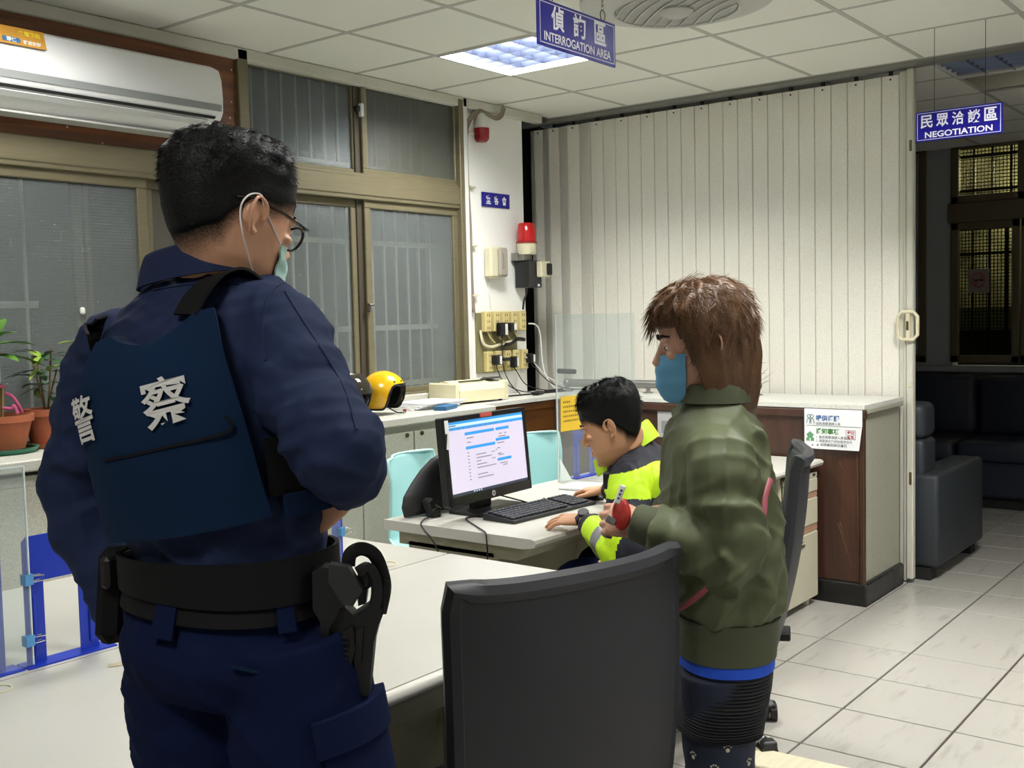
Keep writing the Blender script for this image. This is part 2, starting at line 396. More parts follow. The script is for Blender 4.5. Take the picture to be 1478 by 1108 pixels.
# ================================================================ ceiling
ce = struct(MB().box((3.75, .35, ZC+.3), (12.1, 8.5, .04)).build('ceiling', M_DARK))
lampset = set(LAMPS)|{(5, 3), (6, 3)}
XP = 5.80                                     # the partition track runs across the grid here
proto = None
for i in range(-8, 12):
    for j in range(-1, 12):
        if (i, j) in lampset: continue
        x, y = GX+(i+.5)*CA, GY-(j+.5)*CB
        if x < -2.1 or x > 9.4: continue
        if proto is None:
            proto = MB().box((0, 0, ZC+.011), (CA-.012, CB-.012, .014), .003).build('ceiling_tile', M_CTILE, ce, local=True)
            proto.location = (x, y, 0)
        else:
            t = proto.copy(); COL.objects.link(t); t.parent = ce; t.location = (x, y, 0)
tb = MB()
for i in range(-8, 12):
    tb.box((GX+i*CA, .4, ZC+.006), (.024, 7.6, .008))
for j in range(-1, 13):
    tb.box((3.6, GY-j*CB, ZC+.006), (11.6, .024, .0082))
tb.build('grid_bar', M_TBAR, ce)
struct(MB().box((1.9, 4.185, ZC-.026), (7.6, .05, .055), .004).build('trim_1', mat('cornice_paint', 'c6c5ba', .7, noise=(3, .06))))
struct(MB().box((3.3, 4.245, ZC-.014), (5.0, .09, .03)).build('trim_2', M_ALUD))

# ================================================================ walls
def wall(name, boxes, mt): 
    mb = MB()
    for c, d in boxes: mb.box(c, d)
    return struct(mb.build(name, mt))
# window wall: below the sill, the column, behind the wooden panel
wl = wall('wall_left', [((1.45, 4.3, .53), (6.92, .2, 1.06)), ((5.22, 4.35, 1.4), (.62, .3, 2.82)), ((.2, 4.3, 1.9), (1.3, .2, 1.9)), ((-1.1, 4.3, 1.9), (1.8, .2, 1.9)), ((1.5, 4.33, 2.55), (3.58, .1, .56))], M_WALL)
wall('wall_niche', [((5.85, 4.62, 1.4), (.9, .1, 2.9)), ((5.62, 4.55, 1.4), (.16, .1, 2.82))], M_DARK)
wall('wall_far', [((9.4, 3.61, 1.4), (.16, 1.98, 2.9)), ((9.4, 1.2, .51), (.16, 3.0, 1.02)), ((9.4, -1.8, 1.4), (.16, 3.2, 2.9))], M_WALLG)
struct(MB().box((9.28, 2.0, 1.0), (.12, 2.8, .05), .006).build('trim_3', M_WALLG))
wall('wall_lounge', [((7.7, 4.25, 1.4), (3.3, .1, 2.9))], M_WALLG)
wall('wall_right', [((3.7, -3.55, 1.4), (12.0, .1, 2.9))], M_WALL)
wall('wall_back', [((-2.2, .4, 1.4), (.1, 8.2, 2.9))], M_WALL)
# lintel trim above the lounge opening carries the track
tr = MB().box((5.90, .55, ZC-.004), (.10, 8.0, .016)).box((5.965, .55, ZC-.006), (.03, 8.0, .014))
struct(tr.build('trim_4', mat('aluminium_track', '8b8b86', .45, metal=.3)))

# wooden panel above the left window
wp = MB().box((1.75, 4.2, 2.535), (3.1, .03, .53)).build('trim_5', M_WOOD); struct(wp)
nl = MB()
for px, py in ((148, 207), (334, 101), (334, 147), (332, 170), (97, 183)):
    p = onY(px, py, 4.184); nl.ell(p, (.005, .003, .005), n=8)
nl.build('nail_head', mat('pale_filler', 'c9b9a8', .8), wp)

# ================================================================ windows in the window wall
def sash(mb, x0, x1, z0, z1, y, s=.045, t=.03):
    mb.box(((x0+x1)/2, y, z0+s/2), (x1-x0, t, s), .004); mb.box(((x0+x1)/2, y, z1-s/2), (x1-x0, t, s), .004)
    mb.box((x0+s/2, y, (z0+z1)/2), (s, t, z1-z0-2*s), .004); mb.box((x1-s/2, y, (z0+z1)/2), (s, t, z1-z0-2*s), .004)
def pane(parent, x0, x1, z0, z1, y, m_): 
    return MB().box(((x0+x1)/2, y, (z0+z1)/2), (x1-x0, .005, z1-z0)).build('pane', m_, parent)
def bars(parent, xs, zs, z0, z1, y=4.42):
    for x in xs: MB().box((x, y, (z0+z1)/2), (.014, .014, z1-z0)).build('bar', M_BARS, parent)
    for z in zs: MB().box(((xs[0]+xs[-1])/2, y, z), (xs[-1]-xs[0]+.1, .02, .03)).build('bar', M_BARS, parent)
# transom beam between the upper and lower windows
beam = MB().box((2.72, 4.2, 2.232), (4.38, .075, .105), .006).box((2.72, 4.195, 2.172), (4.38, .05, .022), .003).box((4.1, 4.2, 2.29), (1.6, .05, .02), .003)
struct(beam.build('trim_6', M_ALU))
# left window: a wide sash with the outer sash seen through it
w1 = MB(); sash(w1, .9, 2.785, 1.10, 2.17, 4.205, .052); w1o = struct(w1.build('window_1', M_ALU))
pane(w1o, .95, 2.735, 1.15, 2.12, 4.207, M_GLASS)
MB().box((2.475, 4.25, 1.63), (.045, .03, 1.06), .004).build('outer_stile', M_ALU, w1o)
MB().box((2.52, 4.25, 1.63), (.02, .03, 1.06), .004).build('outer_stile', M_ALU, w1o)
MB().box((2.45, 4.19, 1.585), (.02, .02, .03), .006).build('latch', M_WHITE, w1o)
bars(w1o, [1.0+.14*k for k in range(11)], [1.62], 1.1, 2.2, 4.55)
# middle window: dark pane behind the sliding track
w2 = MB(); sash(w2, 2.79, 3.5, 1.10, 2.17, 4.245, .045); w2o = struct(w2.build('window_2', M_ALU))
pane(w2o, 2.83, 3.46, 1.14, 2.13, 4.247, reeded('figured_glass_brown', '70695c', '575247', transp=.3, rough=.3))
# right lower window: two sashes
w3 = MB(); sash(w3, 3.44, 4.075, 1.09, 2.162, 4.235, .04); sash(w3, 4.108, 4.875, 1.09, 2.165, 4.205, .046)
w3.box((4.09, 4.225, 1.63), (.04, .03, 1.07), .003, mi=1); w3.box((4.888, 4.2, 1.95), (.04, .09, 1.7), .004); w3.box((4.1, 4.21, 1.085), (1.6, .1, .04), .004)
w3o = struct(w3.build('window_3', [M_ALU, M_ALUD]))
pane(w3o, 3.48, 4.04, 1.13, 2.13, 4.237, M_GLASS); pane(w3o, 4.15, 4.835, 1.13, 2.125, 4.207, M_GLASS)
MB().box((4.115, 4.18, 1.585), (.02, .03, .05), .005).cyl((4.10, 4.17, 1.60), (4.13, 4.165, 1.60), .008, n=8).build('latch', M_CHROME, w3o)
bars(w3o, [3.50+.0975*k for k in range(15)], [1.955, 1.47, 1.14], 1.1, 2.2)
# upper window: two sashes
w4 = MB(); sash(w4, 3.295, 4.10, 2.285, 2.80, 4.235, .04); sash(w4, 4.108, 4.90, 2.29, 2.80, 4.205, .04)
w4.box((3.31, 4.2, 2.54), (.06, .08, .54), .004); w4.box((4.09, 4.225, 2.54), (.04, .03, .52), .003, mi=1)
w4o = struct(w4.build('window_4', [M_ALU, M_ALUD]))
pane(w4o, 3.33, 4.07, 2.32, 2.79, 4.237, M_GLASS); pane(w4o, 4.145, 4.865, 2.325, 2.79, 4.207, M_GLASS2)
MB().box((4.10, 4.185, 2.635), (.022, .03, .07), .006).build('latch', M_WHITE, w4o)
MB().box((4.075, 4.19, 2.64), (.03, .03, .03), .006).build('latch', M_BLACK, w4o)
bars(w4o, [3.36+.0975*k for k in range(16)], [2.375], 2.25, 2.85)
# painted reveal between window and column
struct(MB().box((4.93, 4.19, 1.95), (.035, .06, 1.75), .004).build('trim_7', M_WHITE))
# night outside: dark backdrop added behind the window bars
struct(MB().box((2.6, 5.4, 1.5), (7, .05, 4)).build('wall_outside', mat('outside_wall', '3a3c3c', .9, noise=(3, .2))))

# ================================================================ lounge windows
def lounge_window(name, y0, y1, z0, z1, parent_mat=M_ALUD):
    mb = MB(); s = .06
    for (yy, zz, dy, dz) in (((y0+y1)/2, z0+s/2, y1-y0, s), ((y0+y1)/2, z1-s/2, y1-y0, s), (y0+s/2, (z0+z1)/2, s, z1-z0), (y1-s/2, (z0+z1)/2, s, z1-z0)):
        mb.box((9.33, yy, zz), (.06, dy, dz), .005)
    o = struct(mb.build(name, parent_mat))
    MB().box((9.35, (y0+y1)/2, (z0+z1)/2), (.006, y1-y0-.1, z1-z0-.1)).build('pane', M_GLASSL, o)
    n = max(2, int((y1-y0)/.13))
    for k in range(1, n):
        MB().box((9.46, y0+(y1-y0)*k/n, (z0+z1)/2), (.015, .02, z1-z0)).build('bar', M_ALUD, o)
    for zz in ((z0+.78*(z1-z0)), (z0+.22*(z1-z0))):
        MB().box((9.46, (y0+y1)/2, zz), (.015, y1-y0, .025)).build('bar', M_ALUD, o)
    mesh = MB()
    for k in range(int((y1-y0)/.028)): mesh.box((9.43, y0+.028*k, (z0+z1)/2), (.006, .007, z1-z0))
    for k in range(int((z1-z0)/.028)): mesh.box((9.43, (y0+y1)/2, z0+.028*k), (.006, y1-y0, .007))
    g = mesh.build('insect_screen', M_ALUD, o); g['kind'] = 'stuff'
    return o
M_LF = mat('lounge_window_frame', '5c5340', .5, metal=.3)
lounge_window('window_5', 2.10, 2.63, 1.05, 2.20, M_LF); lounge_window('window_6', 2.06, 2.63, 2.36, 2.86, M_LF)
lounge_window('window_7', 1.2, 2.09, 1.05, 2.20, M_LF); lounge_window('window_8', 1.2, 2.05, 2.36, 2.86, M_LF)
struct(MB().box((9.33, 1.9, 2.28), (.08, 1.5, .16), .006).build('trim_8', M_LF))
lounge_window('window_9', 2.83, 3.3, 1.05, 2.86, M_LF)
# added wall for the street lamp glow, blotchy light in its colour; dark shrubs
struct(MB().box((11.6, 2.2, 1.6), (.1, 5, 4)).build('wall_street', mat('street_wall', 'b2ae98', .9, noise=(3.0, .75, 5))))
struct(MB().box((10.6, 2.2, .75), (.9, 4.5, 1.5), .2).build('trim_9', mat('planter_hedge', '20261a', .95, noise=(8, .5))))
# no smoking sign on the lounge glass
ns = thing('no_smoking_sticker', 'round red no smoking sticker on the dark lounge window', 'sticker', (9.315, 2.41, 1.72))
mb = MB().box((9.314, 2.41, 1.72), (.003, .16, .19)); mb.build('sheet', mat('faded_paper', '6d6660', .7), ns)
ring = []
for k in range(24):
    th = 2*PI*k/24; ring.append((9.309, 2.41+.055*math.cos(th), 1.725+.055*math.sin(th)))
MB().tube(ring, .007, 6, closed=True).cyl((9.309, 2.37, 1.725+.04), (9.309, 2.45, 1.725-.04), .006, n=6).build('ring', mat('faded_red', '8e4038', .6), ns)
MB().box((9.309, 2.41, 1.725), (.004, .07, .012)).build('cigarette', M_BLACKM, ns)

# ================================================================ ceiling lights
M_TUBE = mat('lamp_diffuser', 'ffffff', .5, emit=('f2f6ff', 3.0))
M_LOUV = mat('louvre_aluminium', '6d7690', .3, metal=.9)
def troffer(x, y, label, lit=True):
    t = thing('ceiling_light', label, 'ceiling light', (x, y, ZC))
    a, b = CA-.02, CB-.02
    fr_ = MB()
    for (cx_, cy_, dx, dy) in ((0, b/2, a, .012), (0, -b/2, a, .012), (a/2, 0, .012, b), (-a/2, 0, .012, b)):
        fr_.box((cx_, cy_, .022), (dx, dy, .05))
    fr_.box((0, 0, .062), (a, b, .004))
    fr_.build('housing', M_WHITE, t, local=True)
    n = 4
    for k in range(n):
        yy = -b/2+b*(k+.5)/n
        MB().cyl((-a/2+.03, yy, .048), (a/2-.03, yy, .048), .012, n=8).build('lamp_tube', M_TUBE if lit else M_WHITE, t, local=True)
    for k in range(1, n):
        yy = -b/2+b*k/n
        MB().prism([(-.012, .036), (.012, .036), (.002, .001), (-.002, .001)], (-a/2, yy, 0), (0, 1, 0), (0, 0, 1), (a, 0, 0)).build('louvre', M_LOUV, t, local=True)
    for k in range(1, 6):
        xx = -a/2+a*k/6
        MB().prism([(-.011, .036), (.011, .036), (.0015, .001), (-.0015, .001)], (xx, -b/2, 0), (1, 0, 0), (0, 0, 1), (0, b, 0)).build('louvre', M_LOUV, t, local=True)
    return t
t0 = troffer(GX+2.5*CA, GY-.5*CB, 'square louvred fluorescent ceiling light glowing behind the INTERROGATION AREA sign')
for (i, j), lb in zip(LAMPS[1:], ['louvred ceiling light over the open floor, out of the frame', 'louvred ceiling light near the air conditioner, out of the frame', 'louvred ceiling light over the camera, out of the frame', 'louvred ceiling light near the right wall, out of the frame', 'louvred ceiling light at the rear right, out of the frame', 'louvred ceiling light at the back wall, out of the frame']):
    dup(t0, (GX+(i+.5)*CA, GY-(j+.5)*CB, ZC), 0, lb)
troffer(6.21, 1.495, 'unlit louvred ceiling light in the dark lounge, beside the partition track', False)
# ================================================================ folding partition
fp = thing('folding_partition', 'tall off-white folding accordion partition closing the room behind the counter', 'partition', (5.96, 1.9, 0))
ys = [1.955]; 
while ys[-1] < 4.02: ys.append(ys[-1]+.0955)
ys += [ys[-1]+.085, ys[-1]+.165, ys[-1]+.235, ys[-1]+.30, ys[-1]+.355, ys[-1]+.405]
for k in range(len(ys)-1):
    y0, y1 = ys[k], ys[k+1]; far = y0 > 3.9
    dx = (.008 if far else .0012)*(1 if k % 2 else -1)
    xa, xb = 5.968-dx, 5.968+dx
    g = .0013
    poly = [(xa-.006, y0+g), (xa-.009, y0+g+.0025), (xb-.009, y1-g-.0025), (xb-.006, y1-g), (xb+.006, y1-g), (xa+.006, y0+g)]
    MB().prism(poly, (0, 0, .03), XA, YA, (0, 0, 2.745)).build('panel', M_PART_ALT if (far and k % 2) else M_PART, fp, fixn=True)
    if k % 2 == 0:
        MB().cyl((min(xa, xb)-.004, (y0+y1)/2, 2.755), (min(xa, xb)-.011, (y0+y1)/2, 2.755), .005, n=8).build('rivet', M_BLACKM, fp)
        MB().box((5.968, (y0+y1)/2, 2.787), (.012, .02, .03)).build('hanger', M_BLACKM, fp)
MB().box((6.012, 3.2, 1.4), (.004, 2.5, 2.74)).build('backing', M_BLACKM, fp)
M_POST = mat('ivory_vinyl', 'c9c7ba', .35)
MB().box((5.965, 1.938, 1.40), (.03, .03, 2.78), .006).box((5.955, 1.918, 1.40), (.03, .016, 2.78), .005).build('jamb_strip', M_POST, fp)
MB().box((5.95, 1.889, 1.41), (.045, .038, 2.77), .006).build('lead_post', M_POST, fp)
hp = []
for (dy, dz) in ((-.052, -.05), (-.03, -.075), (.03, -.075), (.052, -.05), (.052, .05), (.03, .075), (-.03, .075), (-.052, .05)):
    hp.append((5.915, 1.895+dy, 1.42+dz))
MB().tube(hp, .010, 8, closed=True, up=(1, 0, 0)).box((5.92, 1.895, 1.42), (.02, .024, .15), .004).build('handle', mat('ivory_handle', 'd8d0b2', .35), fp, smooth=True)
M_BRASS = mat('aged_brass', '6e6248', .4, metal=.7)
for z, hh in ((2.385, .06), (.585, .07), (1.42, .05)):
    MB().box((5.926 if z != 1.42 else 5.906, 1.884 if z != 1.42 else 1.895, z), (.006, .014, hh), .003).build('lock_plate', M_BRASS, fp)
MB().box((5.926, 1.884, 1.10), (.006, .016, .03), .002).build('keeper', M_CREAM, fp)

# ================================================================ brown counter along the partition
ct = thing('reception_counter', 'dark brown counter with a pale top in front of the folding partition', 'counter', (5.33, 1.93, 0))
mb = MB().prism([(5.315, 1.915), (5.90, 1.915), (5.90, 4.17), (4.585, 4.17), (4.585, 3.80), (5.315, 3.80)], (0, 0, 1.012), XA, YA, (0, 0, .022))
mb.build('counter_top', M_COUNTER, ct)
MB().box((5.33, 2.86, .985), (.03, 1.9, .05), .008).box((5.335, 1.925, .985), (.045, .018, .05), .006).build('edge_band', M_BROWN, ct)
MB().box((5.345, 2.87, .555), (.03, 1.88, .86)).build('front_panel', M_BROWN, ct)
MB().box((5.335, 1.934, .57), (.03, .028, .92), .006).build('corner_post', M_BROWN, ct)
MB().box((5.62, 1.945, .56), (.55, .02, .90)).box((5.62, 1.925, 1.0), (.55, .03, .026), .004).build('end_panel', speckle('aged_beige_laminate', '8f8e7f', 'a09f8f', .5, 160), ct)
MB().box((5.61, 2.86, .06), (.58, 1.9, .12), .008).build('plinth', mat('black_plinth', '161617', .35, bump=(14, .4, .01)), ct)
MB().box((4.95, 3.835, .55), (.74, .03, .86)).build('wing_panel', M_BROWN_WING, ct)
MB().box((4.95, 3.83, .985), (.74, .035, .05), .006).build('edge_band', M_BROWN_WING, ct)
MB().box((5.31, 3.80, .52), (.05, .05, .98), .006).build('inner_post', M_BROWN, ct)
# scratches on the brown front
mb = MB()
for (a, b) in (((5.3285, 2.06, .42), (5.3285, 1.985, .20)), ((5.3285, 2.05, .43), (5.3285, 2.03, .36)), ((5.3285, 1.96, .78), (5.3285, 1.95, .1)), ((5.3285, 2.05, .74), (5.3285, 2.035, .70))):
    mb.tube([a, b], [.0012, .0005], 4)
mb.build('scratch', mat('scratch_pale', '7d5d4a', .5), ct)
# notice on the counter
nt_ = thing('notice_sheet', 'white notice with blue and green Chinese headings taped to the brown counter', 'notice', (5.326, 2.08, .90))
u, v = Vector((0, -1, 0)), ZA
o = Vector((5.3115, 2.078, .904))
MB().prism([(-.152, -.102), (.135, -.102), (.152, .03), (.152, .105), (-.152, .105)], o, u, v, (-.002, 0, 0)).build('sheet', mat('white_paper', 'e3e5e8', .6), nt_)
o2 = o-XA*.0028
mb = MB(); put_text(mb, '提供通譯', 1, o2+u*-.028+v*.058, u, v, .03, width=.125); mb.build('heading_blue', mat('ink_blue', '2d5c94', .6), nt_)
mb = MB(); put_text(mb, '通知事項', 1, o2+u*-.028+v*-.010, u, v, .03, width=.125); mb.build('heading_green', mat('ink_green', '3f7a35', .6), nt_)
mb = MB()
for (tx, w_, px_, py_) in (('協助通譯通譯人員', .13, -.025, .030), ('1. 是否需要通譯人員協助', .175, .0, -.040), ('2. 請警員先行評估是否合作', .19, .006, -.060), ('3. 如需協助請洽值班', .155, -.005, -.079)):
    put_text(mb, tx, 1, o2+u*px_+v*py_, u, v, .0, width=w_)
for (a, b) in ((-.108, -.083), (-.082, -.083), (-.025, -.079), (.05, -.082)): mb.ell(o2+u*a+v*b, (.001, .004, .004), n=8)
mb.box(o2+v*.018, (.0008, .29, .0015)); mb.build('small_print', mat('ink_grey', '3a3c40', .7), nt_)
mb = MB()
for (x0, x1, y0, y1) in ((.068, .118, .0, .0015), (.068, .118, -.045, -.0435), (.068, .0695, -.045, .0015), (.1165, .118, -.045, .0015)):
    mb.prism([(x0, y0), (x1, y0), (x1, y1), (x0, y1)], o2, u, v, (-.0005, 0, 0))
put_text(mb, '裁切', 1, o2+u*.093+v*-.012, u, v, .02, width=.036); put_text(mb, '警版', 1, o2+u*.093+v*-.033, u, v, .02, width=.036)
mb.build('stamp', mat('ink_red', '9a3838', .6), nt_)
mb = MB()                                    # two-person pictogram
for (cx_, s) in ((-.128, 1), (-.112, .95)):
    rg = [o2+u*(cx_+.009*math.cos(t))+v*(.066+.009*math.sin(t)) for t in np.linspace(0, 2*PI, 13)[:-1]]
    mb.tube(rg, .0016, 5, closed=True)
    mb.tube([o2+u*(cx_-.012)+v*.028, o2+u*(cx_-.009)+v*.048, o2+u*cx_+v*.055, o2+u*(cx_+.010)+v*.048, o2+u*(cx_+.013)+v*.028], .0018, 5)
mb.build('people_mark', mat('ink_teal', '5d7c80', .6), nt_)
mb = MB().prism([(-.142, -.062), (-.1, -.062), (-.1, -.046), (-.107, -.046), (-.107, -.038), (-.1, -.030), (-.121, -.012), (-.142, -.030), (-.135, -.038), (-.135, -.046), (-.142, -.046)], o2, u, v, (-.0005, 0, 0))
mb.build('house_mark', mat('ink_house', '5b9168', .6), nt_)
MB().prism([(-.124, -.062), (-.118, -.062), (-.118, -.048), (-.124, -.048)], o2-XA*.0008, u, v, (-.0004, 0, 0)).build('house_door', MATS['white_paper'], nt_)
# steel rail on the counter
rl = thing('counter_rail', 'round steel rail on short posts along the counter top', 'rail', (5.64, 3.9, 1.034))
M_RAIL = mat('dull_steel_pipe', '8f8f8c', .35, metal=.75)
ra, rb = Vector((5.60, 3.93, 1.088)), Vector((5.73, 2.69, 1.088))
MB().cyl(ra, rb, .025, n=18).ell(ra, (.029, .029, .029)).ell(rb, (.029, .029, .029)).build('pipe', M_RAIL, rl, smooth=True)
for t_ in (0.0, .45, 1.0):
    p = ra.lerp(rb, t_); MB().lathe([(.032, 1.034), (.032, 1.039), (.013, 1.046), (.013, 1.085)], (p.x, p.y, 0), 14).build('post', M_RAIL, rl, smooth=True)
# cream box behind the rail, seen through the screen
# ================================================================ grey cabinets under the window
M_SLAB = speckle('counter_slab', 'a8a79d', 'c0bfb6', .4, 200)
wt = MB().box((3.72, 3.945, 1.012), (1.72, .50, .044), .006).build('worktop', M_SLAB); tag(wt, 'pale speckled worktop under the right windows with the yellow helmet on it', 'worktop')
wt2 = MB().box((1.5, 3.945, 1.03), (2.70, .50, .044), .006).build('worktop', M_SLAB); tag(wt2, 'pale speckled worktop under the left window with two potted plants', 'worktop')
MB().box((3.73, 4.165, 1.065), (1.7, .05, .06), .004).build('upstand', M_SLAB, wt)
def cabinet(x0, label):
    t = thing('storage_cabinet', label, 'cabinet', (x0+.37, 3.75, 0))
    MB().box((x0+.37, 3.955, .53), (.738, .38, .91)).build('body', M_CAB, t)
    MB().box((x0+.37, 3.96, .04), (.73, .36, .08)).build('plinth', M_BLACKM, t)
    for k in (0, 1):
        d = MB().box((x0+.185+.37*k, 3.752, .52), (.362, .018, .86), .002).build('door', M_CAB, t)
        MB().lathe([(.011, 0), (.011, .008), (.004, .009)], (0, 0, 0), 12, R=Matrix.Identity(3)).build('x', M_CHROME) if False else None
        c = (x0+.37+(.055 if k else -.055), 3.742, .935)
        MB().cyl((c[0], 3.744, c[2]), (c[0], 3.735, c[2]), .011, n=12).box((c[0], 3.734, c[2]), (.003, .003, .012)).build('lock', MATS['aged_brass'], d)
    return t
cabinet(3.60, 'grey laminate cabinet standing behind the computer monitor, second from the brown counter wing')
cabinet(2.86, 'grey laminate cabinet beyond the end of the white table, left of the pale blue chair')
cabinet(2.12, 'grey laminate cabinet under the left worktop, mostly behind the standing officer')
cabinet(1.38, 'grey laminate cabinet below the potted plants, seen through the clear desk screen')
nf = thing('storage_cabinet', 'narrow grey cabinet panel beside the brown counter wing', 'cabinet', (4.46, 3.75, 0))
MB().box((4.46, 3.955, .53), (.235, .38, .91)).build('body', M_CAB, nf); MB().box((4.46, 3.752, .52), (.23, .018, .86), .002).build('door', M_CAB, nf)
MB().box((4.46, 3.96, .04), (.23, .36, .08)).build('plinth', M_BLACKM, nf)

# ================================================================ air conditioner
ac = thing('air_conditioner', 'white wall air conditioner on the brown wooden panel', 'air conditioner', (2.5, 4.17, 2.36))
ax0, ax1 = 1.85, 3.065
def ac_ring(x, s):
    cy_, cz_ = 4.09, 2.51
    pr = [(4.183, 2.655), (4.03, 2.66), (4.0, 2.645), (3.982, 2.60), (3.975, 2.52), (3.978, 2.455), (3.99, 2.435), (4.02, 2.40), (4.06, 2.365), (4.10, 2.352), (4.183, 2.35)]
    return [Vector((x, 4.183+(y-4.183)*s, cz_+(z-cz_)*(s if s == 1 else .5+.5*s))) for y, z in pr]
vs = []; fs = []; n = 11
xs = [ax0, ax0+.01, ax1-.05, ax1-.03, ax1-.012, ax1-.002, ax1]; ss = [.9, 1, 1, .985, .95, .88, .8]
for x, s_ in zip(xs, ss): vs += ac_ring(x, s_)
for i in range(len(xs)-1):
    for j in range(n): fs.append((i*n+j, (i+1)*n+j, (i+1)*n+(j+1) % n, i*n+(j+1) % n))
fs += [tuple(range(n)), tuple((len(xs)-1)*n+j for j in range(n))[::-1]]
MB().add(vs, fs).build('casing', mat('ac_white', 'e4e5e4', .38), ac, smooth=True, angle=30, fixn=True)
MB().prism([(3.9775, 2.456), (3.9745, 2.485), (3.9715, 2.485), (3.9745, 2.456)], (ax0+.02, 0, 0), YA, ZA, (1.185-.02, 0, 0)).build('grey_band', mat('grey_trim', '8c8f8e', .4), ac, fixn=True)
MB().prism([(3.99, 2.424), (3.985, 2.434), (4.02, 2.434), (4.02, 2.424)], (ax0+.02, 0, 0), YA, ZA, (1.14, 0, 0)).build('air_slot', M_BLACKM, ac, fixn=True)
MB().box((2.43, 4.006, 2.405), (1.10, .006, .030), .002, rot=Matrix.Rotation(.78, 3, 'X')).build('flap', mat('ac_flap', 'c4c5c3', .4), ac)
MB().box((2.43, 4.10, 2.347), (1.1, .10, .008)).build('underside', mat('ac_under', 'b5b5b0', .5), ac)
stk = MB().box((2.055, 3.9795, 2.615), (.34, .003, .072), rot=Matrix.Rotation(-.29, 3, 'X')).build('sticker', mat('sticker_orange', 'c8902a', .5), ac)
Rt = Matrix.Rotation(-.29, 3, 'X'); su, sv = XA, Rt @ ZA; so_ = Vector((2.055, 3.977, 2.615))
mb = MB(); put_text(mb, '省電節能', 1, so_+su*.11+sv*.014, su, sv, .03, width=.085); mb.build('sticker_title', mat('ink_yellow', 'e8d21a', .5), stk)
mb = MB(); mb.prism([(.0, -.028), (.066, -.028), (.07, -.018), (.066, -.008), (.0, -.008)], so_, su, sv, Rt @ Vector((0, -.0006, 0))); mb.build('sticker_tab', mat('ink_sky', '2f6a9a', .5), stk)
mb = MB(); mb.prism([(-.08, -.026), (-.012, -.026), (-.012, -.006), (-.08, -.006)], so_, su, sv, Rt @ Vector((0, -.0006, 0))); mb.build('sticker_tab', mat('ink_leaf', '3d7d45', .5), stk)
mb = MB(); put_text(mb, '環保', 1, so_+su*.035+sv*-.018+Rt @ Vector((0, -.001, 0)), su, sv, .02, width=.04); put_text(mb, '強冷', 1, so_+su*-.045+sv*-.016+Rt @ Vector((0, -.001, 0)), su, sv, .02, width=.04)
put_text(mb, '舒適安靜', 1, so_+su*.115+sv*-.020, su, sv, .02, width=.07); mb.build('sticker_text', mat('ink_white', 'e8ecec', .5), stk)

# ================================================================ signs
M_SIGN = mat('sign_blue', '17117e', .28, spec=.3); M_LET = mat('sign_white', 'e6e6ee', .4)
def border(mb, o, u, v, w_, h_, t_, lift):
    n = u.cross(v).normalized()*lift
    for (x0, x1, y0, y1) in ((-w_/2, w_/2, h_/2-t_, h_/2), (-w_/2, w_/2, -h_/2, -h_/2+t_), (-w_/2, -w_/2+t_, -h_/2, h_/2), (w_/2-t_, w_/2, -h_/2, h_/2)):
        vs = [o+u*x0+v*y0+n, o+u*x1+v*y0+n, o+u*x1+v*y1+n, o+u*x0+v*y1+n]; mb.add(vs, [(0, 1, 2, 3)])
s1 = thing('hanging_sign', 'blue hanging sign reading INTERROGATION AREA with three large Chinese characters', 'sign', (2.664, 1.809, 2.345))
so_ = Vector((2.664, 1.809, 2.345)); L1, H1 = .402, .131
MB().box(so_, (L1, .006, H1), .001).build('board', M_SIGN, s1)
o = so_-YA*.0036; mb = MB(); border(mb, o, XA, ZA, L1-.018, H1-.016, .0022, .0004)
mb.build('border', M_LET, s1)
for k, ch in enumerate('偵詢區'): put_text(MB(), ch, 1, o+XA*(-.105+.11*k)+ZA*.021, XA, ZA, .026, width=.064, height=.068, lift=.0004).build('character', M_LET, s1)
mb = MB(); put_text(mb, 'INTERROGATION AREA', 1, o+ZA*-.036, XA, ZA, .018, width=.345, height=.026, lift=.0004)
mb.build('lettering', M_LET, s1)
def chain(parent, x, y, z0, z1, r=.008):
    k = int((z1-z0)/(r*1.7)); mb = MB()
    for i in range(k):
        c = Vector((x, y, z0+(i+.5)*(z1-z0)/k)); a = (XA, ZA) if i % 2 else (YA, ZA)
        mb.tube([c+a[0]*(r*.55*math.cos(t))+a[1]*(r*1.15*math.sin(t)) for t in np.linspace(0, 2*PI, 9)[:-1]], .0013, 5, closed=True)
    return mb.build('chain', M_CHROME, parent)
M_WIRE = mat('dark_wire', '3a352c', .4, metal=.6)
for xx in (2.53, 2.80):
    chain(s1, xx, 1.809, 2.44, ZC)
    MB().tube([(xx+.013*math.cos(t), 1.809, 2.425+.016*math.sin(t)) for t in np.linspace(0, 2*PI, 15)[:-1]], .0014, 6, closed=True).build('ring', M_WIRE, s1)
s2 = thing('hanging_sign', 'blue hanging sign reading NEGOTIATION on two thin wires', 'sign', (5.25, 1.445, 2.365))
so_ = Vector((5.25, 1.452, 2.366)); L2, H2 = .386, .139; u = -YA
MB().box(so_, (.006, L2, H2), .001).build('board', M_SIGN, s2)
o = so_-XA*.0036; mb = MB(); border(mb, o, u, ZA, L2-.016, H2-.014, .0022, .0004)
mb.build('border', M_LET, s2)
for k, ch in enumerate('民眾洽談區'): put_text(MB(), ch, 1, o+u*(-.142+.071*k)+ZA*.022, u, ZA, .02, width=.056, height=.060, lift=.0004).build('character', M_LET, s2)
mb = MB()
put_text(mb, 'NEGOTIATION', 1, o+ZA*-.040, u, ZA, .022, width=.30, height=.028)
mb.build('lettering', M_LET, s2)
for yy in (1.56, 1.335): MB().cyl((5.25, yy, 2.43), (5.25, yy, ZC), .0014, n=5).build('wire', M_WIRE, s2)
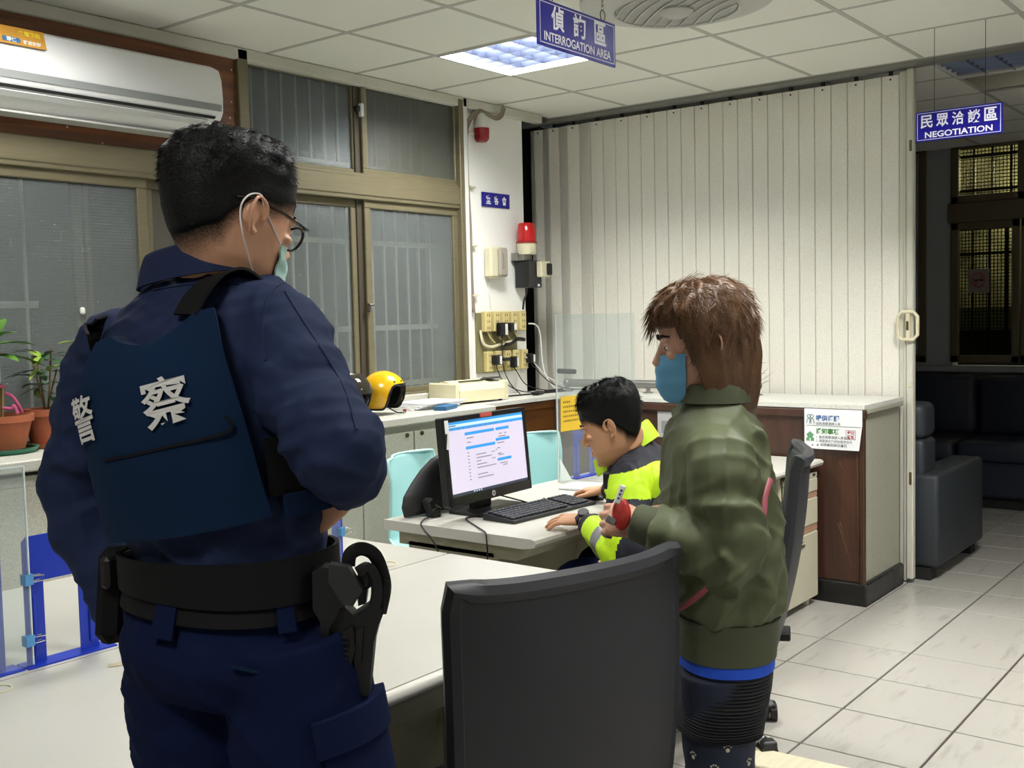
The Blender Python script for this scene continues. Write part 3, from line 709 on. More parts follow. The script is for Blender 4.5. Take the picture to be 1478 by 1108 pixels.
s3 = thing('door_plate', 'small dark blue plate with three white characters on the white column', 'sign', (5.24, 4.19, 2.237))
o = Vector((5.24, 4.193, 2.237)); MB().box(o, (.272, .006, .088), .001).build('board', mat('plate_blue', '151486', .3), s3)
for k, ch in enumerate('室客會'): put_text(MB(), ch, 1, o+XA*(-.075+.078*k)-YA*.0036, XA, ZA, .03, width=.046, height=.054).build('character', M_LET, s3)

# ================================================================ ceiling fan
fx, fy = 4.02, 2.235
fn = thing('ceiling_fan', 'round grey ventilation fan grille flush in the ceiling above the desk', 'fan', (fx, fy, ZC))
fn_b = MB().lathe([(.40, .0), (.40, -.012), (.36, -.02), (.27, -.042), (.262, -.05), (.255, -.045), (.25, -.02)], (0, 0, 0), 48)
fn_b.build('surround', mat('fan_plastic', 'c2c1bc', .4), fn, local=True, smooth=True)
MB().lathe([(.0, -.040), (.25, -.040), (.25, -.012)], (0, 0, 0), 40).build('fan_back', mat('fan_shadow', 'a3a19f', .7), fn, local=True)  # plain mid-grey disc behind the pale ribs
for k in range(-4, 5):
    y = k*.053; hw = math.sqrt(max(0, .25**2-y*y))
    pts = [(-hw+2*hw*t, y+.022*math.sin(PI*t)*(1 if k >= 0 else 1), -.045) for t in np.linspace(0, 1, 9)]
    mb = MB(); mb.M = Matrix.Rotation(.9, 4, 'Z'); mb.tube(pts, .0032, 6).build('slat', mat('fan_slat', 'c4c3bf', .45), fn, local=True)
for k in range(0):
    a = 0; MB().tube([(0.06*math.cos(a), .06*math.sin(a), -.050), (.16*math.cos(a+.12), .16*math.sin(a+.12), -.052), (.25*math.cos(a+.3), .25*math.sin(a+.3), -.050)], .003, 5).build('rib', MATS['fan_plastic'], fn, local=True)
MB().lathe([(.0, -.072), (.04, -.07), (.045, -.066), (.06, -.062), (.072, -.05), (.072, -.04)], (0, 0, 0), 24).build('hub', mat('fan_hub', 'b5b4b0', .4), fn, local=True, smooth=True)

# ================================================================ things on the column
bl = thing('alarm_bell_light', 'small red and white alarm lamp high on the white column', 'alarm', (5.08, 4.19, 2.65))
MB().lathe([(.045, -.02), (.044, .03), (.036, .07), (.022, .095), (.0, .105)], (5.085, 4.165, 2.645), 20).build('shell', M_WHITE, bl, smooth=True)
MB().lathe([(.0, -.075), (.03, -.072), (.044, -.055), (.0465, -.02), (.0465, .01)], (5.085, 4.165, 2.645), 20).build('red_lens', mat('red_lens', '8e1420', .25), bl, smooth=True)
cd = thing('cable_conduit', 'brown grey cable run down the edge of the white column to the sockets', 'cable', (4.99, 4.17, 1.2))
pth = [onY(726, 154, 4.10), onY(722, 166, 4.13), onY(712, 170, 4.16), onY(694, 160, 4.17), onY(684, 164, 4.175), onY(674, 178, 4.175), onY(671, 200, 4.18), onY(673, 260, 4.18), onY(677, 330, 4.18), onY(679, 400, 4.18), onY(682, 450, 4.18)]
def smooth_path(p, n=6):
    p = [Vector(q) for q in p]; out = []
    for i in range(len(p)-1):
        a, b, c, d = p[max(i-1, 0)], p[i], p[i+1], p[min(i+2, len(p)-1)]
        for k in range(n):
            t = k/n; out.append(.5*((2*b)+(c-a)*t+(2*a-5*b+4*c-d)*t*t+(3*b-a-3*c+d)*t**3))
    return out+[p[-1]]
M_COND = mat('old_cable', '85796a', .6)
for k, (dx, r) in enumerate(((0, .009), (.014, .006), (-.010, .006))):
    MB().tube(smooth_path([p+Vector((dx, -.004*k, -.6*dx)) for p in pth]), r, 8).build('cable', M_COND, cd, smooth=True)
for pz in (2.62, 2.3, 1.95, 1.65): MB().box((5.0, 4.182, pz), (.05, .025, .012), .003).build('clip', M_CREAM, cd)
ph = thing('wall_intercom', 'cream and grey wall intercom box with rounded cover on the white column', 'intercom', (5.19, 4.19, 1.85))
MB().box((5.17, 4.165, 1.852), (.125, .06, .19), .012).build('body', M_CREAM, ph, smooth=True, angle=50)
MB().box((5.215, 4.128, 1.853), (.085, .028, .178), .012).build('cover', mat('taupe_plastic', '9d968a', .4), ph, smooth=True, angle=50)
MB().box((5.20, 4.112, 1.86), (.010, .008, .10), .003).build('grip', mat('taupe_dark', '857d72', .4), ph)
MB().tube(smooth_path([(5.14, 4.18, 1.76), (5.138, 4.18, 1.66), (5.155, 4.185, 1.60), (5.16, 4.19, 1.56)]), .0018, 5).build('cord', M_WHITE, ph)
bc = thing('warning_beacon', 'red rotating warning beacon on a cream base at the column edge', 'beacon', (5.44, 4.12, 1.88))
bx, by = 5.45, 4.12
MB().lathe([(.062, 0), (.060, .06), (.052, .11), (.046, .118), (.0, .122)], (bx, by, 1.985), 24).build('red_dome', mat('beacon_red', 'b30f12', .18, coat=.5), bc, smooth=True)
MB().lathe([(.066, 0), (.066, .012)], (bx, by, 1.976), 24).build('collar', mat('beacon_red_dark', '8e0c10', .3), bc)
MB().lathe([(.060, -.07), (.062, 0)], (bx, by, 1.976), 24).box((bx-.02, by-.06, 1.935), (.05, .004, .035)).build('base', M_CREAM, bc, smooth=True)
MB().box((bx-.01, by+.03, 1.888), (.09, .09, .04), .004).box((bx-.06, by+.045, 1.892), (.03, .05, .05), .003).build('bracket', mat('grey_metal', '87857e', .5, metal=.5), bc)
bb = thing('black_control_box', 'black metal control box below the red beacon', 'box', (5.48, 4.12, 1.78))
MB().box((5.475, 4.13, 1.782), (.13, .12, .17), .006).build('casing', mat('black_steel', '1e1f23', .45), bb)
MB().box((5.50, 4.068, 1.712), (.018, .006, .014)).build('tag', M_WHITE, bb)
MB().box((5.53, 4.05, 1.812), (.10, .04, .10), .005).build('switch_plate', M_CREAM, bb)
MB().box((5.555, 4.022, 1.812), (.05, .02, .075), .008).build('switch_cover', M_BLACK, bb)
MB().tube(smooth_path([(5.46, 4.13, 1.70), (5.465, 4.14, 1.66), (5.45, 4.15, 1.62), (5.45, 4.16, 1.56)]), .006, 6).build('cord', M_BLACK, bb)
# socket board with two rows of outlets
sb = MB().box((5.215, 4.192, 1.36), (.40, .014, .37), .002).build('socket_board', mat('khaki_board', '77714f', .8, noise=(8, .2))); tag(sb, 'khaki wall board carrying two rows of cream socket strips', 'board')
M_SOCK = mat('yellowed_plastic', 'c6b77f', .45, noise=(12, .06))
M_HOLE = mat('socket_slot', '2b271c', .7)
def socket(name_lbl, x, z):
    t = thing('socket_strip', name_lbl, 'socket', (x, 4.185, z), 0, 'cream socket strips on the board')
    MB().box((0, -.018, 0), (.062, .036, .125), .005).build('body', M_SOCK, t, local=True)
    mb = MB()
    for zz in (-.038, 0, .038):
        for dx in (-.009, .009): mb.box((dx, -.0365, zz), (.004, .002, .014))
    sl_ = mb.build('slot', M_HOLE, t, local=True); sl_['kind'] = 'stuff'
    return t
ordn = ['leftmost', 'second from left', 'middle', 'fourth from left', 'rightmost']
first = None
for r_, z in enumerate((1.49, 1.245)):
    for k in range(5):
        lb = 'cream socket strip, %s in the %s row on the khaki board' % (ordn[k], 'upper' if r_ == 0 else 'lower')
        x = 5.088+.088*k+(.012 if r_ else 0)
        if first is None: first = socket(lb, x, z)
        else: dup(first, (x, 4.185, z), 0, lb)
def plug(x, z, w_, h_, label, col=M_BLACK, stripe=True, end=None):
    t = thing('power_adapter', label, 'plug', (x, 4.13, z))
    MB().box((x, 4.125, z), (w_, .045, h_), .006).build('body', col, t)
    if stripe: MB().box((x+w_*.3, 4.101, z), (w_*.38, .004, h_*.8), .001).build('label', M_WHITE, t)
    if end:
        MB().tube(smooth_path([(x, 4.125, z-h_/2)]+end), .0032, 5).build('cord', M_BLACK, t)
    return t
plug(5.185, 1.44, .06, .085, 'black power adapter plugged into the upper row of sockets', end=[(5.19, 4.13, 1.33), (5.20, 4.13, 1.20), (5.23, 4.10, 1.10), (5.26, 4.05, 1.038)])
plug(5.275, 1.455, .055, .05, 'black adapter with white label, right of the other upper adapter')
plug(5.125, 1.255, .05, .06, 'black adapter plugged into the leftmost lower socket', end=[(5.13, 4.12, 1.19), (5.16, 4.1, 1.12), (5.25, 4.05, 1.06), (5.40, 4.0, 1.04), (5.60, 4.02, 1.038)])
plug(5.30, 1.235, .035, .07, 'slim black charger in the middle lower socket', end=[(5.31, 4.11, 1.17), (5.36, 4.08, 1.09), (5.47, 4.02, 1.05), (5.60, 3.95, 1.038)])
plug(5.215, 1.255, .07, .02, 'flat black plug between the lower sockets', stripe=False)
plug(5.47, 1.25, .04, .06, 'dark adapter on the rightmost lower socket', end=[(5.48, 4.1, 1.19), (5.56, 4.05, 1.10), (5.66, 4.0, 1.05), (5.75, 3.9, 1.038)])
cbs = [
 ('white cable arching from the upper right socket down to the counter', M_WHITE, [(5.48, 4.14, 1.47), (5.53, 4.12, 1.46), (5.56, 4.11, 1.40), (5.57, 4.1, 1.2), (5.58, 4.05, 1.08), (5.62, 4.0, 1.037)], .005),
 ('pale cable bundle across the middle of the khaki board', M_CREAM, [(5.03, 4.17, 1.44), (5.05, 4.165, 1.36), (5.12, 4.16, 1.335), (5.22, 4.155, 1.35), (5.33, 4.15, 1.365), (5.42, 4.15, 1.37)], .009),
 ('black cable bundle across the middle of the khaki board', M_BLACK, [(5.24, 4.15, 1.345), (5.30, 4.145, 1.35), (5.36, 4.14, 1.375), (5.43, 4.14, 1.37)], .012),
 ('white cable from the lower right socket to the counter', M_WHITE, [(5.44, 4.14, 1.26), (5.50, 4.12, 1.22), (5.58, 4.08, 1.13), (5.68, 4.0, 1.06), (5.76, 3.95, 1.037)], .004),
 ('long black cable lying along the counter top', M_BLACK, [(5.02, 4.02, 1.038), (5.2, 3.99, 1.038), (5.4, 3.96, 1.038), (5.6, 3.93, 1.038), (5.75, 3.98, 1.038), (5.82, 4.1, 1.038)], .005),
]
for lb, m_, p, r in cbs: tag(MB().tube(smooth_path(p), r, 6).build('cable', m_, smooth=True), lb, 'cable', 'cables by the sockets')
for k in range(4):
    x = 5.1+.09*k
    tag(MB().tube(smooth_path([(x, 4.17, 1.43), (x+.01, 4.16, 1.395), (x+.035, 4.16, 1.375), (x+.06, 4.16, 1.36)]), .0045, 6).build('cable', M_SOCK, smooth=True), 'short cream socket lead hanging below the upper row, %s from the left' % ('first', 'second', 'third', 'fourth')[k], 'cable', 'short cream leads')
tag(MB().box((5.28, 3.93, 1.046), (.12, .05, .022), .008, rot=.3).build('power_brick', M_BLACK), 'black power brick lying on the counter beside the cream machine', 'adapter')
tag(MB().box((5.52, 3.98, 1.044), (.16, .035, .018), .006, rot=-.1).build('power_brick', M_BLACK), 'long flat black adapter lying among cables on the counter', 'adapter')
tag(MB().cyl((5.64, 4.03, 1.16), (5.76, 3.98, 1.15), .016, n=10).build('cable_joint', M_BLACK), 'black cable coupling hanging in the air beside the partition', 'adapter')

# ================================================================ on the worktop: machine, papers, helmets
mc = thing('laminating_machine', 'cream desktop laminating machine on the worktop beside the sockets', 'machine', (4.715, 4.0, 1.034), -.10)
M_MACH = mat('machine_cream', 'cfc8a6', .45, noise=(5, .03))
pr = [(-.12, .012), (.12, .012), (.12, .075), (.10, .105), (-.01, .128), (-.04, .125), (-.12, .06)]
mb = MB(); mb.prism([(-p[0], p[1]) for p in pr], (-.19, 0, 0), YA, ZA, (.36, 0, 0)); mb.build('casing', M_MACH, mc, local=True, fixn=True)
MB().box((.188, 0, .065), (.035, .235, .105), .006).build('end_cap', M_MACH, mc, local=True); MB().box((-.20, 0, .065), (.025, .235, .105), .006).build('end_cap', M_MACH, mc, local=True)
MB().box((-.03, -.045, .1235), (.19, .012, .006)).build('slot', M_BLACKM, mc, local=True)
MB().box((.135, -.02, .128), (.09, .12, .010), .002, rot=Matrix.Rotation(-.12, 3, 'X')).build('control_panel', mat('machine_panel', '3e3d3a', .5), mc, local=True)
for dx in (-.025, 0, .025): MB().box((.135+dx, -.02, .135), (.016, .04, .006), .002).build('key', mat('panel_key', '77746c', .5), mc, local=True)
for sx in (-.16, .16):
    for sy in (-.09, .09): MB().cyl((sx, sy, 0), (sx, sy, .014), .012, n=10).build('foot', M_BLACKM, mc, local=True)
pp = thing('paper_stack', 'loose stack of white papers on the worktop behind the yellow helmet', 'papers', (4.31, 3.99, 1.034))
for k in range(5):
    MB().box((.012*k-.02, -.008*k, .004+.007*k), (.33, .24, .005), rot=.04*k-.1).build('sheet', mat('white_paper', 'e3e5e8', .6), pp, local=True)
bk = thing('blue_book', 'small blue book lying on the worktop by the helmet', 'book', (4.27, 3.79, 1.034), .35)
MB().box((0, 0, .011), (.17, .07, .022), .002).build('cover', mat('book_blue', '1f5a86', .5), bk, local=True)
MB().box((.003, 0, .011), (.168, .066, .017)).build('pages', MATS['white_paper'], bk, local=True)
def helmet(name, label, loc, rz, shell, liner, visor=None):
    t = thing(name, label, 'helmet', loc, rz)
    # open-face shell: ellipsoid cut below and at the face (+x)
    nu, nv = 36, 18
    def low(th):           # lower polar limit per direction: face opening is higher
        c = max(0, math.cos(th)); s = 1/(1+math.exp(-(c-.62)*16))
        return math.radians(128)*(1-s)+math.radians(66)*s
    def pt(k):
        def f(u_, v_):
            th = 2*PI*u_-PI; ph = low(th)*v_
            x, y, z = math.sin(ph)*math.cos(th), math.sin(ph)*math.sin(th), math.cos(ph)
            return Vector((.145*k*x-.012, .122*k*y, .125+.135*k*z-(.0 if z > 0 else .02*z*z)))
        return f
    MB().grid(pt(1), nu, nv, thick=pt(.955)).build('shell', shell, t, local=True, smooth=True, angle=60, fixn=True)
    MB().grid(pt(.95), nu, nv, thick=pt(.80)).build('liner', liner, t, local=True, smooth=True, angle=60, fixn=True)
    edge = [pt(1)(k/60, 1)*1.0 for k in range(60)]
    MB().tube(edge, .007, 6, closed=True).build('edge_trim', M_BLACK, t, local=True, smooth=True)
    for a in (-.55, 0, .55):
        MB().ell(pt(1.0)((a+PI)/(2*PI), .86), (.006, .006, .006), n=8).build('stud', M_BLACKM, t, local=True)
    MB().tube(smooth_path([(.05, -.07, .05), (.09, -.03, .016), (.13, 0, .012), (.10, .05, .02)]), .004, 6).build('chin_strap', M_BLACKM, t, local=True)
    MB().box((.12, -.01, .012), (.03, .018, .01), .003).build('buckle', M_CHROME, t, local=True)
    MB().box((.10, .05, .02), (.022, .014, .012), .003).build('release_tab', mat('tab_red', '8e2520', .5), t, local=True)
    if visor:
        vf = lambda k: (lambda u_, v_: Vector((.158*k*math.cos((u_-.5)*2.6)*math.sin(.5+v_*.95)-.012, .135*k*math.sin((u_-.5)*2.6)*math.sin(.5+v_*.95), .125+.148*k*math.cos(.5+v_*.95))))
        MB().grid(vf(1), 16, 8, thick=vf(.985)).build('visor', visor, t, local=True, smooth=True, fixn=True)
    t.scale = (.86, .86, .86)
    return t
M_PAD = mat('helmet_padding', '121214', .85)
h1 = helmet('motorcycle_helmet', 'yellow open-face motorcycle helmet on the worktop', (3.93, 3.90, 1.034), -1.30, mat('helmet_yellow', 'd9a806', .22, coat=.6), M_PAD)
for (px, py, r, c, nm) in ((-1.75, .52, .036, 'c98a12', 'patch'), (-1.60, .78, .03, 'c47f14', 'patch'), (-1.52, 1.0, .03, 'c2c4c4', 'patch')):
    pass
h2 = helmet('motorcycle_helmet', 'white open-face motorcycle helmet with smoked visor, half behind the officer', (3.70, 3.92, 1.034), -1.40, mat('helmet_white', 'd2d4d2', .25, coat=.5), M_PAD, clear_sheet('smoked_visor', '8a8578', '6a655a', .8))

# ================================================================ potted plants
M_TERRA = mat('terracotta', '9a5335', .8, noise=(9, .12), bump=(80, .2)); M_SOIL = mat('potting_soil', '2b2119', .95, bump=(60, .8, .01))
def leafmat(n, c): return mat(n, c, .42, noise=(14, .15))
def leaf(mb, base, d, up_, L, wd, droop=.35, n=5):
    d = Vector(d).normalized(); up_ = Vector(up_); side = d.cross(up_).normalized(); nrm = side.cross(d).normalized()
    vs = []; fs = []
    for k in range(n+1):
        t = k/n; c = Vector(base)+d*(L*t)-ZA*(droop*L*t*t); wl_ = wd*math.sin(PI*min(.98, .06+.94*t))**.8
        vs += [c-side*wl_+nrm*wl_*.25, c, c+side*wl_+nrm*wl_*.25]
    for k in range(n):
        a = 3*k; fs += [(a, a+1, a+4, a+3), (a+1, a+2, a+5, a+4)]
    return mb.add(vs, fs)
def pot(t, R, H, sauc, sm):
    MB().lathe([(R*.70, .014), (R*.92, H*.80), (R*.93, H*.80), (R, H*.82), (R, H), (R*.93, H), (R*.88, H*.9), (0, H*.88)], (0, 0, 0), 32).build('pot', M_TERRA, t, local=True, smooth=True, angle=35)
    MB().lathe([(sauc*.9, 0), (sauc, .018), (sauc*.97, .018), (sauc*.86, .008), (0, .008)], (0, 0, 0), 32).build('saucer', sm, t, local=True, smooth=True)
    MB().lathe([(R*.87, H*.905), (R*.4, H*.93), (0, H*.92)], (0, 0, 0), 20).build('soil', M_SOIL, t, local=True)
p1 = thing('potted_plant', 'broad-leaved plant in a wide terracotta pot on a green saucer, tied with pink ribbon', 'plant', (1.985, 4.0, 1.054))
pot(p1, .118, .142, .132, mat('green_saucer', '2f6f56', .5))
M_STEM = mat('plant_stem', '6d5b33', .8)
MB().tube(smooth_path([(-.01, 0, .12), (0, 0, .2), (-.012, .005, .3), (-.02, .0, .42)]), [.016]*13+[.012]*6, 8).build('stem', M_STEM, p1, local=True)
MB().cyl((.0, -.02, .13), (.006, -.022, .25), .004, n=6).build('stake', mat('bamboo', 'b08d52', .6), p1, local=True)
M_PINK = mat('pink_ribbon', 'c2527f', .6)
MB().tube(smooth_path([(-.03, -.02, .245), (0, -.028, .25), (.012, -.026, .248)]), .005, 6).tube(smooth_path([(.01, -.026, .225), (.03, -.04, .21), (.045, -.05, .18), (.06, -.05, .148)]), [.006]*19, 6, flat=.4).tube(smooth_path([(-.005, -.03, .17), (.02, -.045, .165), (.03, -.05, .175), (.04, -.055, .145)]), [.006]*19, 6, flat=.4).build('ribbon', M_PINK, p1, local=True)
for k, (dx, dy, dz, L, z) in enumerate(((1, -.1, .25, .17, .40), (.9, -.3, -.05, .20, .37), (.3, -.9, .5, .14, .42), (-.6, -.6, .3, .2, .40), (-1, .2, .2, .18, .41), (.2, .7, .6, .16, .43), (-.2, -.5, 1, .15, .43), (.5, .3, .7, .16, .42), (.25, -.8, .1, .13, .36))):
    leaf(MB(), (-.02, 0, z), (dx, dy, dz), ZA, L, .032, .25).build('leaf', leafmat('leaf_mid', '4f7a2c'), p1, local=True, smooth=True, angle=180)
p2 = thing('potted_plant', 'smaller leafy plant in a terracotta pot with saucer beside the standing officer', 'plant', (2.185, 4.03, 1.054))
pot(p2, .092, .150, .098, M_TERRA)
for k in range(4):
    a = k*1.6; MB().tube(smooth_path([(0, 0, .12), (.02*math.cos(a), .02*math.sin(a), .2), (.05*math.cos(a), .05*math.sin(a), .30+.03*k)]), .004, 6).build('stem', M_STEM, p2, local=True)
for k in range(34):
    a = rng.uniform(0, 2*PI); z = rng.uniform(.19, .37); rr = rng.uniform(.0, .05)
    leaf(MB(), (rr*math.cos(a), rr*math.sin(a), z), (math.cos(a), math.sin(a), rng.uniform(-.2, .7)), ZA, rng.uniform(.08, .13), .011+.006*(k % 3), .3).build('leaf', leafmat('leaf_dark', '2f5030') if k % 4 else leafmat('leaf_lime', '7f9c3a'), p2, local=True, smooth=True, angle=180)
for (dx, dy) in ((1, -.2), (.9, .1), (.7, -.5)):
    leaf(MB(), (.05, -.02, .40), (dx, dy, .15), ZA, .10, .016, .1).build('leaf', leafmat('leaf_lime', '7f9c3a'), p2, local=True, smooth=True, angle=180)
# ================================================================ foreground tables
M_TABLE = mat('white_table_top', 'b5b4ac', .35, noise=(5, .02), bump=(300, .06)); M_TEDGE = mat('white_table_edge', 'c4c3bb', .3)
M_TLEG = mat('grey_olive_panel', '8a8873', .6)
def table(y0, y1, label, front):
    t = thing('office_table', label, 'table', (1.58, (y0+y1)/2, 0))
    x0, x1 = .55, 2.61; r = .05
    poly = []
    for (cx_, cy_, a0) in ((x1-r, y0+r, -90), (x1-r, y1-.01, 0), (x0+r, y1-.01, 90), (x0+r, y0+r, 180)):
        rr = r if (cy_ < (y0+y1)/2) == front else .01
        cyy = cy_ if rr == r else (y1-rr if cy_ > (y0+y1)/2 else y0+rr)
        cxx = x1-rr if cx_ > 1 else x0+rr
        for k in range(5): a = math.radians(a0+22.5*k); poly.append((cxx+rr*math.cos(a), cyy+rr*math.sin(a)))
    MB().prism(poly, (0, 0, .722), XA, YA, (0, 0, .028)).build('table_top', M_TABLE, t)
    yf = y0 if front else y1
    MB().tube([(x0, yf, .731), (x1-.03, yf, .731)], .0165, 10).tube([(x1, y0+.04, .731), (x1, y1-.01, .731)], .0165, 10).build('edge_band', M_TEDGE, t, smooth=True)
    for xx in (x0+.12, x1-.14): MB().box((xx, (y0+y1)/2, .36), (.03, (y1-y0)-.10, .72), .003).build('leg_panel', M_TLEG, t)
    MB().box(((x0+x1)/2, (y1-.08) if front else (y0+.08), .42), (x1-x0-.3, .02, .60)).build('modesty_panel', M_TLEG, t)
    MB().box(((x0+x1)/2, yf+(.035 if front else -.035), .685), (x1-x0-.12, .02, .075), .003).build('apron', M_TLEG, t)
    return t
tn = table(1.572, 2.318, 'white office table in the foreground, beside the standing officer', True)
tf = table(2.324, 3.07, 'white office table behind the foreground one, past the blue screen stands', False)
MB().lathe([(.031, .7505), (.036, .7505), (.036, .7525), (.031, .7525), (.031, .7505)], (2.385, 2.385, 0), 24).build('grommet_ring', M_CREAM, tf)
MB().lathe([(.026, .7505), (.030, .7505), (.030, .7525), (.026, .7525), (.026, .7505)], (1.09, 2.27, 0), 24).build('grommet_ring', M_CREAM, tn)
tag(MB().box((1.36, 2.19, .7512), (.10, .024, .0012), rot=-.5).build('tape_strip', mat('old_tape', 'a99f84', .6, noise=(40, .2))), 'piece of yellowed tape stuck on the white table near the blue stand', 'tape')

# ================================================================ clear screens with blue metal stands
M_BLUE = mat('blue_painted_steel', '1433a8', .38, noise=(6, .06)); M_CLIPB = mat('clip_blue', '4f8fc4', .4)
def stand(x0, x1, y, z0, H, label, foot=.07):
    """sheet steel arch with a foot plate, standing along x"""
    t = thing('screen_stand', label, 'stand', ((x0+x1)/2, y, z0))
    wd = x1-x0; leg = .040 if wd < .17 else .046; top = H*.36
    ch = .012
    outer = [(0, 0), (leg, 0), (leg, H-top-ch), (leg+ch, H-top), (wd-leg-ch, H-top), (wd-leg, H-top-ch), (wd-leg, 0), (wd, 0), (wd, H-.012), (wd-.012, H), (.012, H), (0, H-.012)]
    mb = MB()
    # three convex pieces of one bent sheet
    mb.prism([(0, 0), (leg, 0), (leg, H-top), (0, H-top)], (x0, y, z0+.003), XA, ZA, (0, .004, 0))
    mb.prism([(wd-leg, 0), (wd, 0), (wd, H-top), (wd-leg, H-top)], (x0, y, z0+.003), XA, ZA, (0, .004, 0))
    mb.prism([(0, H-top), (leg, H-top), (leg+ch, H-top+.0), (wd-leg-ch, H-top), (wd-leg, H-top), (wd, H-top), (wd, H-.012), (wd-.012, H), (.012, H), (0, H-.012)], (x0, y, z0+.003), XA, ZA, (0, .004, 0))
    mb.build('arch_plate', M_BLUE, t, fixn=True)
    for a in (x0+.02, x1-.02): MB().box((a, y-.003, z0+.09), (.008, .006, .14), .002).build('rib', M_BLUE, t)
    MB().prism([(-.012, -.028), (wd+.03, -.028), (wd+.03, .028), (-.012, .028)], (x0, y, z0), XA, YA, (0, 0, .004)).build('foot_plate', M_BLUE, t)
    return t
def clip(x, y, z, label):
    t = thing('binder_clip', label, 'clip', (x, y, z), 0, 'pale blue binder clips')
    MB().prism([(-.011, -.012), (.011, -.007), (.011, .007), (-.011, .012)], (x, y, z-.012), XA, YA, (0, 0, .024)).build('jaw', M_CLIPB, t)
    for s in (-1, 1):
        MB().tube([(x+.010, y+.006*s, z-.007), (x+.034, y+.009*s, z-.006), (x+.034, y+.009*s, z+.006), (x+.010, y+.006*s, z+.007)], .0014, 5).build('wire', M_CHROME, t)
    return t
stand(1.207, 1.385, 2.365, .75, .295, 'blue steel screen stand left of the standing officer, its arch in full view')
stand(.97, 1.160, 2.372, .75, .295, 'blue steel screen stand at the left edge of the frame on the white table', .07)
stand(2.015, 2.185, 2.365, .75, .26, 'blue steel screen stand showing between the officer and his holster')
a1 = thing('clear_screen', 'clear acrylic screen clipped to blue stands at the left edge of the table', 'screen', (.95, 2.358, .75))
MB().box((.865, 2.356, .983), (.70, .005, .455)).build('sheet', M_ACR, a1)
M_AEDGE = mat('acrylic_edge', 'd2dcda', .2)
MB().box((1.2155, 2.356, .983), (.003, .0055, .455)).box((.865, 2.356, 1.2115), (.70, .0055, .003)).build('polished_edge', M_AEDGE, a1)
clip(1.212, 2.356, .952, 'upper blue binder clip on the left clear screen'); clip(1.208, 2.356, .812, 'lower blue binder clip on the left clear screen')
a2 = thing('clear_screen', 'clear acrylic screen on the white table behind the standing officer', 'screen', (1.85, 2.358, .75))
MB().box((1.80, 2.357, .955), (.74, .005, .40)).build('sheet', M_ACR, a2)
clip(2.172, 2.357, .895, 'blue binder clip on the stand beside the officer\'s holster')
a3 = thing('clear_screen', 'tall clear acrylic screen on the computer desk behind the seated officer', 'screen', (4.35, 2.868, .75))
MB().box((4.34, 2.868, 1.138), (.68, .005, .77)).build('sheet', M_ACR, a3)
MB().box((3.998, 2.868, 1.138), (.004, .006, .77)).build('polished_edge', M_AEDGE, a3)
MB().prism([(0, 0), (.09, 0), (0, .11)], (4.002, 2.862, .751), XA, ZA, (0, -.004, 0)).build('gusset', M_AEDGE, a3)
stand(4.135, 4.315, 2.875, .75, .27, 'blue steel screen stand on the computer desk beside the seated officer\'s face')
yn = thing('yellow_notice', 'yellow paper notice on the tall clear screen left of the seated officer\'s head', 'notice', (4.12, 2.863, 1.065))
MB().box((4.13, 2.8635, 1.063), (.22, .0012, .162), rot=Matrix.Rotation(.02, 3, 'Y')).build('sheet', mat('yellow_paper', 'd9b42e', .6), yn)
mb = MB()
for r_ in range(5):
    k = 0
    while k < (4, 9, 11, 11, 8)[r_]:
        hgt = .007+.003*rng.random(); mb.box((4.045+.0155*k, 2.8625, 1.118-.022*r_), (.010, .0008, hgt)); k += 1
mb.build('small_print', mat('print_brown', '7d6a28', .7), yn)
gp = thing('notice_sheet', 'grey white sheet with a picture on the brown counter behind the screen', 'notice', (5.326, 3.0, .9))
p_ = onX(966, 606, 5.326)
MB().box((5.326, p_.y, p_.z), (.003, .15, .20)).build('sheet', mat('grey_paper', 'a9a7a6', .6), gp)
MB().box((5.324, p_.y-.02, p_.z+.06), (.001, .08, .018)).build('heading', mat('grey_print', '7f7f80', .6), gp); MB().box((5.324, p_.y+.02, p_.z-.04), (.001, .06, .07)).build('picture', mat('grey_print', '7f7f80', .6), gp)

# ================================================================ computer desks
M_DESK = mat('desk_white', 'bab9b1', .33, noise=(5, .02)); M_DCREAM = mat('desk_cream', 'b9b5a0', .5, noise=(4, .04)); M_PULL = mat('pink_beige_pull', 'a5836c', .5, noise=(3, .08, 3, (1, 1, 20)))
def desk(x0, x1, y0, label, ped):
    t = thing('computer_desk', label, 'desk', ((x0+x1)/2, 2.55, 0)); y1 = 2.93
    # top with rounded nosing
    prof = [(y1, .712), (y1, .750), (y0+.02, .750), (y0+.006, .746), (y0, .735), (y0+.006, .722), (y0+.02, .718), (y0+.06, .712)]
    MB().prism(prof, (x0, 0, 0), YA, ZA, (x1-x0, 0, 0)).build('desk_top', M_DESK, t, fixn=True)
    MB().prism([(y0+.05, .712), (y1-.04, .712), (y1-.04, .655), (y0+.12, .655)], (x0+.04, 0, 0), YA, ZA, (x1-x0-.08, 0, 0)).build('apron', M_DCREAM, t, fixn=True)
    MB().box((x0+.055, y1-.30, .335), (.03, .42, .67)).build('leg_panel', M_DCREAM, t)
    MB().box(((x0+x1)/2, y1-.12, .42), (x1-x0-.16, .02, .48)).build('modesty_panel', M_TLEG, t)
    if not ped: MB().box((x1-.055, y1-.30, .335), (.03, .42, .67)).build('leg_panel', M_DCREAM, t)
    return t
d1 = desk(2.925, 4.115, 2.20, 'white desk that holds the monitor and keyboard', False)
d2 = desk(4.12, 5.305, 2.125, 'white desk with a drawer pedestal against the brown counter', True)
px0, px1, yf = 4.885, 5.285, 2.165
MB().box(((px0+px1)/2, yf+.29, .36), (px1-px0, .56, .62), .004).build('pedestal', M_DCREAM, d2)
